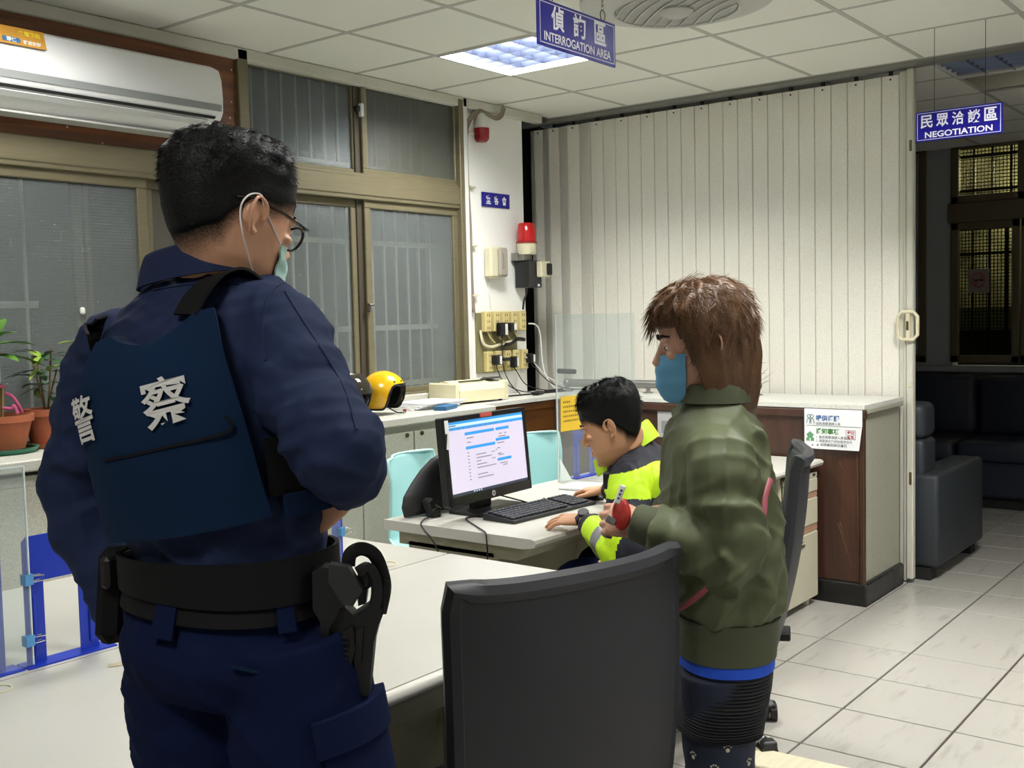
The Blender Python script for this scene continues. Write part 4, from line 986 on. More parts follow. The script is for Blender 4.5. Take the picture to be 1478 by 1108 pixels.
MB().box(((px0+px1)/2, yf-.005, .675), (px1-px0, .012, .025)).build('rail', M_DCREAM, d2)
MB().box((px1-.04, yf-.012, .676), (.03, .003, .012)).build('label', M_BLACKM, d2)
for (z0, z1) in ((.592, .660), (.425, .560), (.045, .385)):
    dr = MB().box(((px0+px1)/2, yf-.006, (z0+z1)/2), (px1-px0-.006, .02, z1-z0), .004).build('drawer', M_DCREAM, d2)
    zc_ = z1-.035 if z1-z0 < .1 else z1-.045
    MB().box((px0+.19, yf-.018, zc_), (.065, .006, .028), .002).build('handle', mat('dark_pull', '57523f', .5), dr)
    MB().box((px0+.19, yf-.022, zc_+.008), (.055, .004, .006)).build('handle_lip', M_CREAM, dr)
for (z0, z1) in ((.560, .592), (.385, .425)):
    MB().prism([(px0+.002, z0), (px1-.002, z0+.004), (px1-.002, z1), (px1-.15, z1+.004), (px0+.002, z1-.003)], (0, yf-.012, 0), XA, ZA, (0, .012, 0)).build('pull_strip', M_PULL, d2, fixn=True)
for (fx_, fy_) in ((px0+.03, yf+.03), (px1-.06, yf+.03), (px0+.03, yf+.5), (px1-.06, yf+.5)): MB().cyl((fx_, fy_, 0), (fx_, fy_, .05), .018, n=10).build('foot', M_DCREAM, d2)
MB().box((4.88, 2.48, .35), (.02, .6, .70)).build('side_panel', M_DCREAM, d2)

# ================================================================ monitor, keyboard, mouse and small things on the desk
mo = thing('computer_monitor', 'black computer monitor showing a web page with blue bars', 'monitor', (3.29, 2.70, .75))
M_BEZ = mat('monitor_black', '17181a', .35)
MX0, MX1, MZ0, MZ1, MY = 3.005, 3.54, .805, 1.145, 2.685
Rm = Matrix.Rotation(math.radians(2.5), 3, 'Z') @ Matrix.Rotation(math.radians(-5), 3, 'X'); mc_ = Vector(((MX0+MX1)/2, MY, (MZ0+MZ1)/2)); mw, mh = MX1-MX0, MZ1-MZ0
def mp(x, y, d=0): return mc_+Rm @ Vector((x, d, y))
MB().box(mc_+Rm @ Vector((0, .02, 0)), (mw, .04, mh), .005, rot=Rm).build('case', M_BEZ, mo)
for (cx_, cz_, dx, dz) in ((0, mh/2-.010, mw, .02), (0, -mh/2+.019, mw, .038), (-mw/2+.008, 0, .016, mh), (mw/2-.008, 0, .016, mh)):
    MB().box(mc_+Rm @ Vector((cx_, -.003, cz_)), (dx, .008, dz), .002, rot=Rm).build('bezel', M_BEZ, mo)
M_SCR = mat('screen_glow', '8f8a96', .3, emit=('cfc6da', .62)); M_SBL = mat('screen_blue', '1f5e96', .3, emit=('3a9adf', .62)); M_STX = mat('screen_text', '55535c', .4, emit=('77747f', .5)); M_STB = mat('screen_taskbar', '2a2c34', .3, emit=('3a4250', .5)); M_SLB = mat('screen_pale_blue', '8fa8c4', .3, emit=('bcd4ee', .62))
Sx0, Sx1, Sz0, Sz1 = -mw/2+.016, mw/2-.016, -mh/2+.038, mh/2-.02; sw, sh = Sx1-Sx0, Sz1-Sz0
def srect(mb, x0, x1, y0, y1, d=-.0005):
    """fractions of the screen, y from the top"""
    X0, X1 = Sx0+sw*x0, Sx0+sw*x1; Y0, Y1 = Sz1-sh*y1, Sz1-sh*y0
    return mb.add([mp(X0, Y0, d), mp(X1, Y0, d), mp(X1, Y1, d), mp(X0, Y1, d)], [(0, 1, 2, 3)])
scr = srect(MB(), 0, 1, 0, 1, -.0002).build('screen', M_SCR, mo)
mb = srect(MB(), 0, 1, 0, .035); srect(mb, 0, 1, .075, .115)
for r_ in ((.22, .60, .165, .205), (.62, .80, .165, .205), (.22, .60, .36, .40), (.61, .80, .315, .355), (.61, .80, .60, .64)): srect(mb, *r_)
mb.build('blue_bar', M_SBL, scr)
mb = srect(MB(), 0, 1, .035, .075, -.0004); mb.build('pale_bar', M_SLB, scr)
srect(MB(), 0, 1, .965, 1.0).build('taskbar', M_STB, scr)
mb = MB()
for (x0, x1, y) in ((.24, .33, .24), (.24, .29, .30), (.66, .70, .25), (.73, .76, .25), (.65, .75, .29), (.62, .72, .38), (.60, .62, .47), (.62, .66, .45), (.62, .67, .53), (.63, .70, .55), (.64, .74, .67), (.68, .74, .70)): srect(mb, x0, x1, y, y+.012)
for k in range(9):
    y = .44+.046*k; srect(mb, .235, .255, y, y+.014)
    if k not in (0, 6): srect(mb, .34, .40+.07*((k*37) % 3), y, y+.012)
    if k in (1, 3, 5): srect(mb, .54, .59, y, y+.010)
for k in range(9): srect(mb, .05+.07*k, .09+.07*k, .09, .10, -.0008)
wt_ = mb.build('web_text', M_STX, scr); wt_['kind'] = 'stuff'
srect(MB(), .03, .12, .045, .062, -.0008).build('web_logo', M_STX, scr)
mb = MB()
for k in range(4): srect(mb, .27+.03*k, .285+.03*k, .972, .99, -.0008)
mb.build('task_icon', M_SLB, scr)
MB().box(mp(-.005, mh/2-.008, -.0085), (.075, .003, .016), rot=Rm).build('red_sticker', mat('sticker_red', 'c8544e', .5), mo)
MB().box(mp(-mw/2+.012, mh/2-.035, -.0085), (.022, .003, .05), .001, rot=Rm).box(mp(-mw/2+.013, mh/2-.09, -.0085), (.012, .003, .06), rot=Rm @ Matrix.Rotation(.2, 3, 'Y')).build('paper_tag', MATS['white_paper'], mo)
lg = MB().cyl(mp(0, -mh/2+.019, -.006), mp(0, -mh/2+.019, -.0088), .0115, n=20).build('round_logo', mat('logo_silver', 'b9bcc0', .35), mo)
mb = MB(); put_text(mb, 'hp', 1, mp(0, -mh/2+.019, -.0092), Rm @ XA, Rm @ ZA, .02, width=.014); mb.build('logo_mark', M_BLACKM, lg)
MB().box((3.285, 2.745, .82), (.11, .03, .14), .004).build('neck', M_BEZ, mo)
MB().prism([(-.14, -.085), (.14, -.085), (.155, -.07), (.155, .09), (-.155, .09), (-.155, -.07)], (3.30, 2.70, .7505), XA, YA, (0, 0, .012)).build('stand_base', M_BEZ, mo)
kb = thing('keyboard', 'black computer keyboard in front of the monitor', 'keyboard', (3.365, 2.50, .751), -.05)
MB().prism([(-.078, 0), (.078, 0), (.078, .026), (.05, .024), (-.078, .012)], (-.255, 0, 0), YA, ZA, (.51, 0, 0)).build('case', mat('keyboard_black', '202126', .45), kb, local=True, fixn=True)
mb = MB()
for r_ in range(6):
    n_ = 15
    for k in range(n_+6):
        x = -.238+.0226*k
        if k in (15,) : continue
        y = -.058+.0215*r_+(.004 if r_ == 5 else 0)
        mb.box((x, y, .019+.0022*r_), (.0185, .0175, .008), .002)
ky = mb.build('keys', mat('key_grey', '2f3138', .5), kb, local=True); ky['kind'] = 'stuff'
ms = thing('computer_mouse', 'black computer mouse under the seated officer\'s right hand', 'mouse', (3.70, 2.485, .751), .3)
MB().grid(lambda u_, v_: Vector((.031*math.cos(PI*v_)*math.sin(.15+2.8*u_), .055*math.cos(.15+2.8*u_), .032*math.sin(PI*v_)*math.sin(.15+2.8*u_)+.002)), 12, 12).build('shell', M_BLACK, ms, local=True, smooth=True, fixn=True)
MB().cyl((-.004, .03, .028), (.004, .03, .028), .008, n=10).build('wheel', M_BLACKM, ms, local=True)
tag(MB().box((3.93, 2.70, .757), (.17, .13, .011), .002, rot=.1).build('paper_pad', MATS['white_paper']), 'white paper pad lying on the desk beyond the mouse', 'paper')
wc = thing('webcam', 'small black webcam at the left corner of the computer desk', 'webcam', (3.06, 2.80, .75))
MB().box((3.065, 2.80, .768), (.05, .045, .035), .006).box((3.05, 2.81, .80), (.035, .04, .05), .008, rot=Matrix.Rotation(-.35, 3, 'Y')).build('body', M_BLACK, wc)
MB().box((3.075, 2.782, .79), (.035, .004, .005), rot=Matrix.Rotation(.5, 3, 'Y')).build('trim', M_CHROME, wc)
def cable(lbl, pts, r=.003, m_=M_BLACK): return tag(MB().tube(smooth_path(pts), r, 6).build('cable', m_, smooth=True), lbl, 'cable')
cable('black cable hanging from the webcam over the left end of the desk', [(3.045, 2.79, .757), (2.96, 2.76, .757), (2.912, 2.72, .745), (2.905, 2.66, .70), (2.90, 2.60, .62), (2.90, 2.55, .55), (2.905, 2.5, .45)])
cable('grey black keyboard cable hanging over the front end of the desk', [(3.20, 2.60, .7545), (3.10, 2.66, .7545), (2.99, 2.52, .7545), (2.935, 2.44, .7545), (2.912, 2.41, .745), (2.905, 2.40, .66), (2.90, 2.40, .5)])
cable('short black cable from the monitor to the desk', [(3.36, 2.70, .80), (3.42, 2.65, .775), (3.47, 2.62, .757), (3.55, 2.61, .756), (3.60, 2.66, .756)])
bg = thing('black_bag', 'soft black bag leaning behind the left side of the monitor', 'bag', (3.2, 2.87, .75))
pl = [(2.985, .752), (2.972, .79), (2.985, .83), (3.03, .875), (3.085, .925), (3.14, .965), (3.22, .99), (3.34, .99), (3.40, .96), (3.41, .80), (3.39, .752)]
def bagp(k):
    c = Vector((3.2, 0, .86))
    def f(u_, v_):
        i = u_*len(pl); a = pl[int(i) % len(pl)]; b = pl[(int(i)+1) % len(pl)]; q = i-int(i)
        p = Vector((a[0]*(1-q)+b[0]*q, 0, a[1]*(1-q)+b[1]*q)); s = math.sin(PI*v_)**.6
        return Vector((c.x+(p.x-c.x)*s, 2.868-.036*math.cos(PI*v_)-.012*math.sin(14*p.x)*math.sin(PI*v_), max(.7515, c.z+(p.z-c.z)*s)))
    return f
MB().grid(bagp(1), 44, 14).build('body', mat('black_nylon', '232326', .6, bump=(200, .3)), bg, smooth=True, angle=180, fixn=True)
MB().tube(smooth_path([(3.26, 2.868, .985), (3.27, 2.868, 1.03), (3.32, 2.868, 1.035), (3.34, 2.868, .985)]), .007, 6).build('strap', MATS['black_nylon'], bg)

# ================================================================ pale blue chairs
M_SHELL = mat('pale_blue_plastic', '9fd0d0', .32)
def blue_chair(loc, rz, label):
    t = thing('plastic_chair', label, 'chair', loc, rz)
    prof = [(.22, .43), (.20, .455), (.10, .45), (-.08, .435), (-.16, .45), (-.20, .51), (-.215, .60), (-.235, .72), (-.255, .84), (-.262, .875), (-.268, .885)]
    def f(off):
        def g(u_, v_):
            i = u_*(len(prof)-1); k = min(int(i), len(prof)-2); q = i-k
            y = prof[k][0]*(1-q)+prof[k+1][0]*q; z = prof[k][1]*(1-q)+prof[k+1][1]*q
            s = 2*v_-1; wd = .215-.02*max(0, u_-.55)-.05*max(0, (u_-.88)/.12)**2
            x = s*wd; y += .06*s*s*(u_ > .5)*min(1, (u_-.5)*4); z += .03*s*s*(1-u_)
            if abs(s) > .9 and u_ <= .5: z += .0
            if u_ < .5: z -= off
            else: y -= off
            return Vector((x, y, z))
        return g
    MB().grid(f(0), 40, 16, thick=f(.008)).build('shell', M_SHELL, t, local=True, smooth=True, angle=50, fixn=True)
    e = [f(.004)(k/40, 0) for k in range(41)]+[f(.004)(1, k/16) for k in range(1, 17)]+[f(.004)(1-k/40, 1) for k in range(1, 41)]
    MB().tube(e, .0075, 6).build('rim', mat('pale_blue_rim', 'add9d8', .3), t, local=True, smooth=True)
    M_FR = mat('blue_chair_frame', '3b6e8f', .4)
    for sx in (-.17, .17):
        MB().tube([(sx*1.15, .20, 0), (sx, .16, .425)], .011, 8).build('leg', M_FR, t, local=True)
        MB().tube([(sx*1.15, -.22, 0), (sx, -.12, .425)], .011, 8).build('leg', M_FR, t, local=True)
    MB().box((0, .02, .42), (.34, .28, .02), .004).build('under_frame', M_FR, t, local=True)
    return t
c1 = blue_chair((3.70, 3.27, 0), PI+.22, 'pale blue plastic chair left of the monitor, behind the computer desk')
dup(c1, (4.565, 3.25, 0), PI-.10, 'pale blue plastic chair right of the monitor, behind the computer desk')

# ================================================================ black office chairs
M_LEATH = mat('black_leather', '2a2b30', .5, bump=(240, .25, .001), noise=(3, .08), spec=.35); M_STEEL = mat('chair_aluminium', '9c9da0', .3, metal=.85)
M_CAST = mat('caster_black', '1a1a1c', .5)
def office_chair(loc, rz, label, star, lean=.06, curve=.032, top=1.04, bot=.34, wid=.50):
    t = thing('office_chair', label, 'chair', loc, rz)
    def f(off):
        def g(u_, v_):
            s = 2*u_-1; z = bot+(top-bot)*v_
            wd = wid/2*(1-.08*(1-v_)**2); zz = z+.012*s*s*v_*0+(.012*abs(s)**6 if v_ > .99 else 0)
            y = -.27-lean*(v_-.3)+curve*s*s-.025*math.sin(PI*v_)-off
            if v_ > .96: y -= .02*(v_-.96)/.04*(1-off/.05*1.0)
            return Vector((s*wd, y, zz))
        return g
    MB().grid(f(0), 20, 28, thick=f(.042)).build('backrest', M_LEATH, t, local=True, smooth=True, angle=60, fixn=True)
    e = [f(.021)(0, k/28) for k in range(29)]+[f(.021)(k/20, 1) for k in range(1, 21)]+[f(.021)(1, 1-k/28) for k in range(1, 29)]
    MB().tube(e, .0225, 8, flat=1.0).build('piping', M_LEATH, t, local=True, smooth=True)
    MB().grid(lambda u_, v_: Vector(((2*u_-1)*.25, -.22+.46*v_, .485+.015*math.sin(PI*v_)-.03*max(0, v_-.8)*5*.2)), 10, 12, thick=lambda u_, v_: Vector(((2*u_-1)*.235, -.21+.44*v_, .405))).build('seat', M_LEATH, t, local=True, smooth=True, angle=60, fixn=True)
    MB().box((0, -.18, .385), (.10, .30, .03), .005).build('bracket', M_BLACK, t, local=True)
    MB().cyl((0, 0, .10), (0, 0, .26), .028, n=14).cyl((0, 0, .26), (0, 0, .39), .018, n=14).build('gas_lift', M_BLACK, t, local=True)
    MB().lathe([(.045, .07), (.048, .125), (.03, .13)], (0, 0, 0), 16).build('hub', M_STEEL, t, local=True, smooth=True)
    for k in range(5):
        a = star+2*PI*k/5; c, s = math.cos(a), math.sin(a)
        ln = MB().tube([(.03*c, .03*s, .105), (.16*c, .16*s, .105), (.285*c, .285*s, .078), (.305*c, .305*s, .070)], [(.020, .026), (.017, .022), (.015, .019), (.016, .018)], 10).build('leg', M_STEEL, t, local=True, smooth=True)
        b = a+1.1; cb_, sb_ = math.cos(b), math.sin(b); P0 = Vector((.305*c+.012*cb_, .305*s+.012*sb_, .03))
        n_ = Vector((-sb_, cb_, 0))
        P0 = P0+ZA*.002; cs = MB().cyl(P0-n_*.026, P0-n_*.003, .032, n=18).cyl(P0+n_*.003, P0+n_*.026, .032, n=18).rbox(P0+ZA*.022+Vector((cb_, sb_, 0))*.004, (.056, .050, .034), .012, rot=Matrix.Rotation(b, 3, 'Z')).build('caster', M_CAST, ln, local=True)
        MB().grid(lambda u_, v_: P0+n_*(-.027+.054*v_)+Vector((cb_, sb_, 0))*(.031*math.cos(-.2+2.4*u_))+ZA*(.031*math.sin(-.2+2.4*u_)), 8, 4, thick=lambda u_, v_: P0+n_*(-.027+.054*v_)+Vector((cb_, sb_, 0))*(.027*math.cos(-.2+2.4*u_))+ZA*(.027*math.sin(-.2+2.4*u_))).build('caster_hood', M_CAST, cs, local=True) if False else None
    return t
office_chair((1.715, 1.435, 0), math.radians(-18), 'big black leather chair back in the foreground, pushed to the white table', .5)
office_chair((3.385, 1.835, 0), math.radians(24), 'black swivel chair under the seated officer, behind the standing woman', math.radians(-33-24), lean=.13, curve=.035, top=1.02, bot=.30, wid=.46)

# ================================================================ lounge sofas
M_SOFA = mat('dark_grey_leather', '2a2f34', .5, bump=(160, .2, .001)); M_SOFA2 = mat('navy_sofa', '1c2130', .55)
so = thing('armchair', 'dark grey upholstered armchair just past the end post of the partition', 'armchair', (6.49, 2.25, 0))
MB().rbox((6.49, 1.865, .335), (.92, .20, .52), .03).build('armrest', M_SOFA, so, smooth=True, angle=60)
MB().rbox((6.49, 2.68, .335), (.92, .20, .52), .03).build('armrest', M_SOFA, so, smooth=True, angle=60)
MB().box((6.44, 2.27, .22), (.80, .60, .28), .02).build('seat_base', M_SOFA, so)
MB().box((6.54, 2.27, .42), (.70, .59, .13), .03).build('seat_cushion', M_SOFA, so)
MB().rbox((6.17, 2.24, .66), (.24, .78, .25), .035).build('back_cushion', M_SOFA, so, smooth=True, angle=60)
MB().rbox((6.17, 2.24, .885), (.24, .78, .20), .05).build('head_cushion', M_SOFA, so, smooth=True, angle=60)
for (x, y) in ((6.09, 1.87), (6.88, 1.87), (6.09, 2.66), (6.88, 2.66)): MB().box((x, y, .037), (.10, .12, .075)).build('foot', M_BLACKM, so)
s2_ = thing('long_sofa', 'long dark sofa against the lounge windows', 'sofa', (8.8, 1.8, 0))
MB().box((8.83, 1.55, .22), (.86, 3.2, .26), .02).build('base', M_SOFA2, s2_)
for k in range(4):
    MB().rbox((8.74, .35+.80*k, .42), (.66, .78, .15), .04).build('seat_cushion', M_SOFA2, s2_, smooth=True)
    MB().rbox((9.12, .35+.80*k, .72), (.22, .78, .48), .06).build('back_cushion', M_SOFA2, s2_, smooth=True)
MB().box((8.85, 1.55, .04), (.78, 3.1, .08)).build('plinth', M_BLACKM, s2_)
tag(MB().box((3.25, 1.31, .022), (.14, .62, .04), .004, rot=.05).build('floor_plank', mat('cream_board', 'c9c3a8', .5, noise=(4, .06, 3, (1, 12, 1)))), 'cream board lying on the floor beside the chair casters, right of the patterned trousers', 'board')
# ================================================================ people: helpers
def union(mb, voxel, it=3, lam=.5):
    """one closed surface round all the shapes, smoothed"""
    me = bpy.data.meshes.new('body'); me.from_pydata([tuple(p) for p in mb.v], [], mb.f)
    bm = bmesh.new(); bm.from_mesh(me); bmesh.ops.recalc_face_normals(bm, faces=bm.faces); bm.to_mesh(me); bm.free()
    o = bpy.data.objects.new('body', me); COL.objects.link(o)
    md = o.modifiers.new('r', 'REMESH'); md.mode = 'VOXEL'; md.voxel_size = voxel; md.adaptivity = 0
    dg = bpy.context.evaluated_depsgraph_get(); m2 = bpy.data.meshes.new_from_object(o.evaluated_get(dg))
    n = len(m2.vertices); V = np.empty(n*3); m2.vertices.foreach_get('co', V); V = V.reshape(-1, 3)
    F = np.array([tuple(p.vertices) if len(p.vertices) == 4 else tuple(p.vertices)+(p.vertices[-1],) for p in m2.polygons], dtype=np.int64)
    bpy.data.objects.remove(o); bpy.data.meshes.remove(me); bpy.data.meshes.remove(m2)
    return smooth_np(V, F, it, lam), F
def smooth_np(V, F, it, lam=.5):
    E_ = np.concatenate([F[:, [0, 1]], F[:, [1, 2]], F[:, [2, 3]], F[:, [3, 0]]]); n = len(V)
    E_ = E_[E_[:, 0] != E_[:, 1]]
    deg = np.bincount(E_[:, 0], minlength=n)+np.bincount(E_[:, 1], minlength=n)
    for _ in range(it):
        A = np.zeros_like(V)
        for k in range(3):
            A[:, k] = np.bincount(E_[:, 0], V[E_[:, 1], k], n)+np.bincount(E_[:, 1], V[E_[:, 0], k], n)
        V = V+lam*(A/np.maximum(deg, 1)[:, None]-V)
    return V
def normals_np(V, F):
    fn_ = np.cross(V[F[:, 2]]-V[F[:, 0]], V[F[:, 3]]-V[F[:, 1]]); N = np.zeros_like(V)
    for c in range(4):
        for k in range(3): N[:, k] += np.bincount(F[:, c], fn_[:, k], len(V))
    return N/np.maximum(np.linalg.norm(N, axis=1), 1e-12)[:, None]
def folds(V, F, amp, freq, seed, mask=None, sharp=1.6):
    """soft cloth creases: warped ridges pushed along the normals"""
    r = np.random.default_rng(seed); N = normals_np(V, F); h = np.zeros(len(V))
    for k in range(5):
        d = r.normal(size=3); d /= np.linalg.norm(d); d2 = r.normal(size=3)*freq*.35; d3 = r.normal(size=3)*freq*.6
        ph = V@(d*freq*(.6+.25*k))+1.5*np.sin(V@d2+r.uniform(0, 6))+.9*np.sin(V@d3+r.uniform(0, 6))
        env = .5+.5*np.sin(V@(r.normal(size=3)*freq*.22)+r.uniform(0, 6))
        h += (1-np.abs(np.sin(ph)))**sharp*env*(.8**k)
    h = (h-h.mean())*amp/2.2
    if mask is not None: h = h*mask
    return V+N*h[:, None]
def arr_obj(name, V, F, mats, parent, idx=None, smooth=True):
    me = bpy.data.meshes.new(name); inv = W[parent.name].inverted() if parent is not None else Matrix.Identity(4)
    R_ = np.array(inv.to_3x3()); t_ = np.array(inv.translation); V = V@R_.T+t_
    me.from_pydata(V.tolist(), [], [tuple(f) if f[2] != f[3] else tuple(f[:3]) for f in F.tolist()])
    mats = mats if isinstance(mats, (list, tuple)) else [mats]
    for m_ in mats: me.materials.append(m_)
    if idx is not None: me.polygons.foreach_set('material_index', idx.astype(np.int32))
    me.polygons.foreach_set('use_smooth', [smooth]*len(me.polygons)); me.update()
    o = bpy.data.objects.new(name, me); COL.objects.link(o); o.parent = parent; W[o.name] = W[parent.name] if parent is not None else Matrix.Identity(4)
    return o
class Loft:
    """smooth body tube through rings (centre, right, forward, half width, front depth, back depth)"""
    def __init__(s, rings):
        s.n = len(rings); s.R = [[np.array(x, float) if not isinstance(x, (int, float)) else float(x) for x in r] for r in rings]
    def ring(s, t):
        i = min(max(t, 0), s.n-1.0001); k = int(i); q = i-k
        P = [s.R[max(k-1, 0)], s.R[k], s.R[k+1], s.R[min(k+2, s.n-1)]]
        h = lambda a, b, c, d: .5*(2*b+(c-a)*q+(2*a-5*b+4*c-d)*q*q+(3*b-a-3*c+d)*q**3)
        return [h(P[0][j], P[1][j], P[2][j], P[3][j]) for j in range(6)]
    def pt(s, t, th, off=0.0, e=.86):
        c, r, f, a, bf, bb = s.ring(t); sn, cs = math.sin(th), math.cos(th)
        x = math.copysign(abs(sn)**e, sn); y = math.copysign(abs(cs)**e, cs)
        return Vector(c+r*(x*(a+off))+f*(y*((bf if cs > 0 else bb)+off)))
    def solid(s, mb, t0=None, t1=None, off=0, n=40, k=None, wob=None):
        t0 = 0 if t0 is None else t0; t1 = s.n-1 if t1 is None else t1; k = k or int((t1-t0)*6)+2
        vs = []; fs = []
        for i in range(k+1):
            t = t0+(t1-t0)*i/k
            for j in range(n):
                th = 2*PI*j/n; vs.append(s.pt(t, th, off+(wob(t, th) if wob else 0)))
        for i in range(k):
            for j in range(n): fs.append((i*n+j, i*n+(j+1) % n, (i+1)*n+(j+1) % n, (i+1)*n+j))
        fs += [tuple(range(n))[::-1], tuple(k*n+j for j in range(n))]
        return mb.add(vs, fs)
    def find(s, px, py, lo=0, hi=None):
        """the (t, angle) whose surface point, on the side towards the viewer, lies nearest to a pixel"""
        best = None; hi = s.n-1 if hi is None else hi
        for pas in range(3):
            if pas == 0: T = np.linspace(lo, hi, 50); A = np.linspace(0, 2*PI, 120, endpoint=False)
            else: T = np.linspace(best[1]-dt, best[1]+dt, 15); A = np.linspace(best[2]-da, best[2]+da, 15)
            b2 = None
            for t in T:
                for a in A:
                    p = s.pt(t, a); x, y, z = project(p)
                    d2 = (x-px)**2+(y-py)**2+(z*260)**2*.02
                    d = (x-px)**2+(y-py)**2+300*z
                    if b2 is None or d < b2[0]: b2 = (d, t, a)
            best = b2; dt = (hi-lo)/50*(1.2 if pas == 0 else .15); da = 2*PI/120*(1.2 if pas == 0 else .15)
        return best[1], best[2]
    def patch(s, mb, c00, c10, c11, c01, off, thick, nu=16, nv=12, bulge=0.0, rag=None):
        """a plate bent onto the surface between four (t, angle) corners"""
        def base(u_, v_):
            t = (c00[0]*(1-u_)+c10[0]*u_)*(1-v_)+(c01[0]*(1-u_)+c11[0]*u_)*v_
            a = (c00[1]*(1-u_)+c10[1]*u_)*(1-v_)+(c01[1]*(1-u_)+c11[1]*u_)*v_
            if rag: t += rag(u_, v_)
            return t, a
        f = lambda u_, v_: s.pt(*base(u_, v_), off+thick+bulge*math.sin(PI*u_)*math.sin(PI*v_))
        g = lambda u_, v_: s.pt(*base(u_, v_), off)
        return mb.grid(f, nu, nv, thick=g)
    def strip(s, mb, pts, wd, off, thick, n=24):
        """a flat strap laid along (t, angle) points"""
        q = smooth_path([Vector((p[0], p[1], 0)) for p in pts], 6); P = [s.pt(p.x, p.y, off) for p in q]
        C = [Vector(s.ring(p.x)[0]) for p in q]; vs = []; fs = []
        for i, p in enumerate(P):
            d = (P[min(i+1, len(P)-1)]-P[max(i-1, 0)]).normalized(); nr = (p-C[i]); nr = (nr-d*nr.dot(d)).normalized(); sd = d.cross(nr)
            vs += [p-sd*wd/2, p+sd*wd/2, p+sd*wd/2+nr*thick, p-sd*wd/2+nr*thick]
        for i in range(len(P)-1):
            for j in range(4): fs.append((4*i+j, 4*i+(j+1) % 4, 4*i+4+(j+1) % 4, 4*i+4+j))
        fs += [(3, 2, 1, 0), tuple(4*(len(P)-1)+j for j in range(4))]
        return mb.add(vs, fs)
    def lettering(s, mb, ch, ta, height, off, wide=1.0, tilt=0.0):
        """a character laid on the surface round (t, angle)"""
        vs, fs = text_mesh(ch, 1, .012); x0, x1 = min(p.x for p in vs), max(p.x for p in vs); y0, y1 = min(p.y for p in vs), max(p.y for p in vs)
        t, a = ta; e_ = 1e-3
        dt = (s.pt(t+e_, a)-s.pt(t-e_, a)).length/(2*e_); da = (s.pt(t, a+e_)-s.pt(t, a-e_)).length/(2*e_)
        k = height/(y1-y0); c, sn = math.cos(tilt), math.sin(tilt); out = []
        for p in vs:
            x, y = (p.x-(x0+x1)/2)*k*wide, (p.y-(y0+y1)/2)*k
            x, y = x*c-y*sn, x*sn+y*c
            out.append(s.pt(t+y/dt, a-x/da, off))
        return mb.add(out, fs)
HZ = [-.122, -.112, -.095, -.07, -.04, -.01, .02, .05, .075, .095, .108, .116]
HF = [.055, .078, .086, .087, .087, .084, .088, .090, .083, .064, .040, .005]
HB = [.005, -.010, -.030, -.055, -.078, -.092, -.099, -.100, -.094, -.078, -.055, -.012]
HW = [.016, .034, .047, .058, .065, .0715, .0755, .0775, .0745, .063, .046, .012]
def head_pt(z, th, off=0.0):
    f, b, hw = np.interp(z, HZ, HF), np.interp(z, HZ, HB), np.interp(z, HZ, HW)
    sn, cs = math.sin(th), math.cos(th); yc = (f+b)/2 if False else f-(f-b)*.46
    ry = (f-yc) if cs > 0 else (yc-b)
    return Vector(((hw+off)*math.copysign(abs(sn)**.92, sn), yc+(ry+off)*math.copysign(abs(cs)**.95, cs), z))
def head_frame(c, az, pitch, roll=0.0, scale=1.0):
    """local x right, y forward, z up of a head looking along az and tipped down by pitch"""
    F_ = Vector((math.cos(az)*math.cos(pitch), math.sin(az)*math.cos(pitch), -math.sin(pitch)))
    R_ = Vector((math.sin(az), -math.cos(az), 0)); U_ = R_.cross(F_)
    if roll: R_, U_ = R_*math.cos(roll)+U_*math.sin(roll), U_*math.cos(roll)-R_*math.sin(roll)
    sx, sz = scale if isinstance(scale, tuple) else (scale, scale)
    return frame(R_*sx, F_*sx, U_*sz, c)
def head_shapes(mb, M):
    mb.M = M; n = 40; zs = np.concatenate([np.linspace(-.122, .095, 26), [.102, .108, .112, .116]])
    vs = []; fs = []
    for z in zs:
        for j in range(n): vs.append(head_pt(z, 2*PI*j/n))
    for i in range(len(zs)-1):
        for j in range(n): fs.append((i*n+j, i*n+(j+1) % n, (i+1)*n+(j+1) % n, (i+1)*n+j))
    fs += [tuple(range(n))[::-1], tuple((len(zs)-1)*n+j for j in range(n))]
    mb.add(vs, fs)
    mb.tube([(0, .082, .018), (0, .092, -.004), (0, .104, -.026), (0, .100, -.036)], [(.007, .008), (.009, .010), (.013, .012), (.008, .007)], 10)
    for s in (-1, 1):
        mb.ell((s*.011, .094, -.034), (.008, .010, .007))
        mb.ell((s*.030, .079, .024), (.022, .012, .007)); mb.ell((s*.034, .074, -.012), (.020, .012, .012))
        mb.ell((s*.031, .074, .006), (.014, .012, .009))
    mb.ell((0, .088, -.060), (.022, .009, .006)); mb.ell((0, .087, -.071), (.019, .009, .006)); mb.ell((0, .078, -.100), (.020, .013, .014))
    for s in (-1, 1):                       # ears
        E_ = lambda a, b, o: Vector((s*(.0705+o+.008*max(0, -a/.02)), -.004+a, -.006+b*.92))
        rim = [E_(.014, -.004, .004), E_(.016, .012, .008), E_(.008, .028, .012), E_(-.008, .031, .016), E_(-.018, .020, .019), E_(-.019, .002, .018), E_(-.013, -.016, .014), E_(-.004, -.027, .008), E_(.005, -.030, .003)]
        mb.tube(smooth_path(rim, 4), .0034, 8)
        mb.ell(E_(-.006, .004, .004), (.0045, .012, .022)); mb.ell(E_(0, -.026, .006), (.0042, .008, .008))
    mb.M = None
    return mb
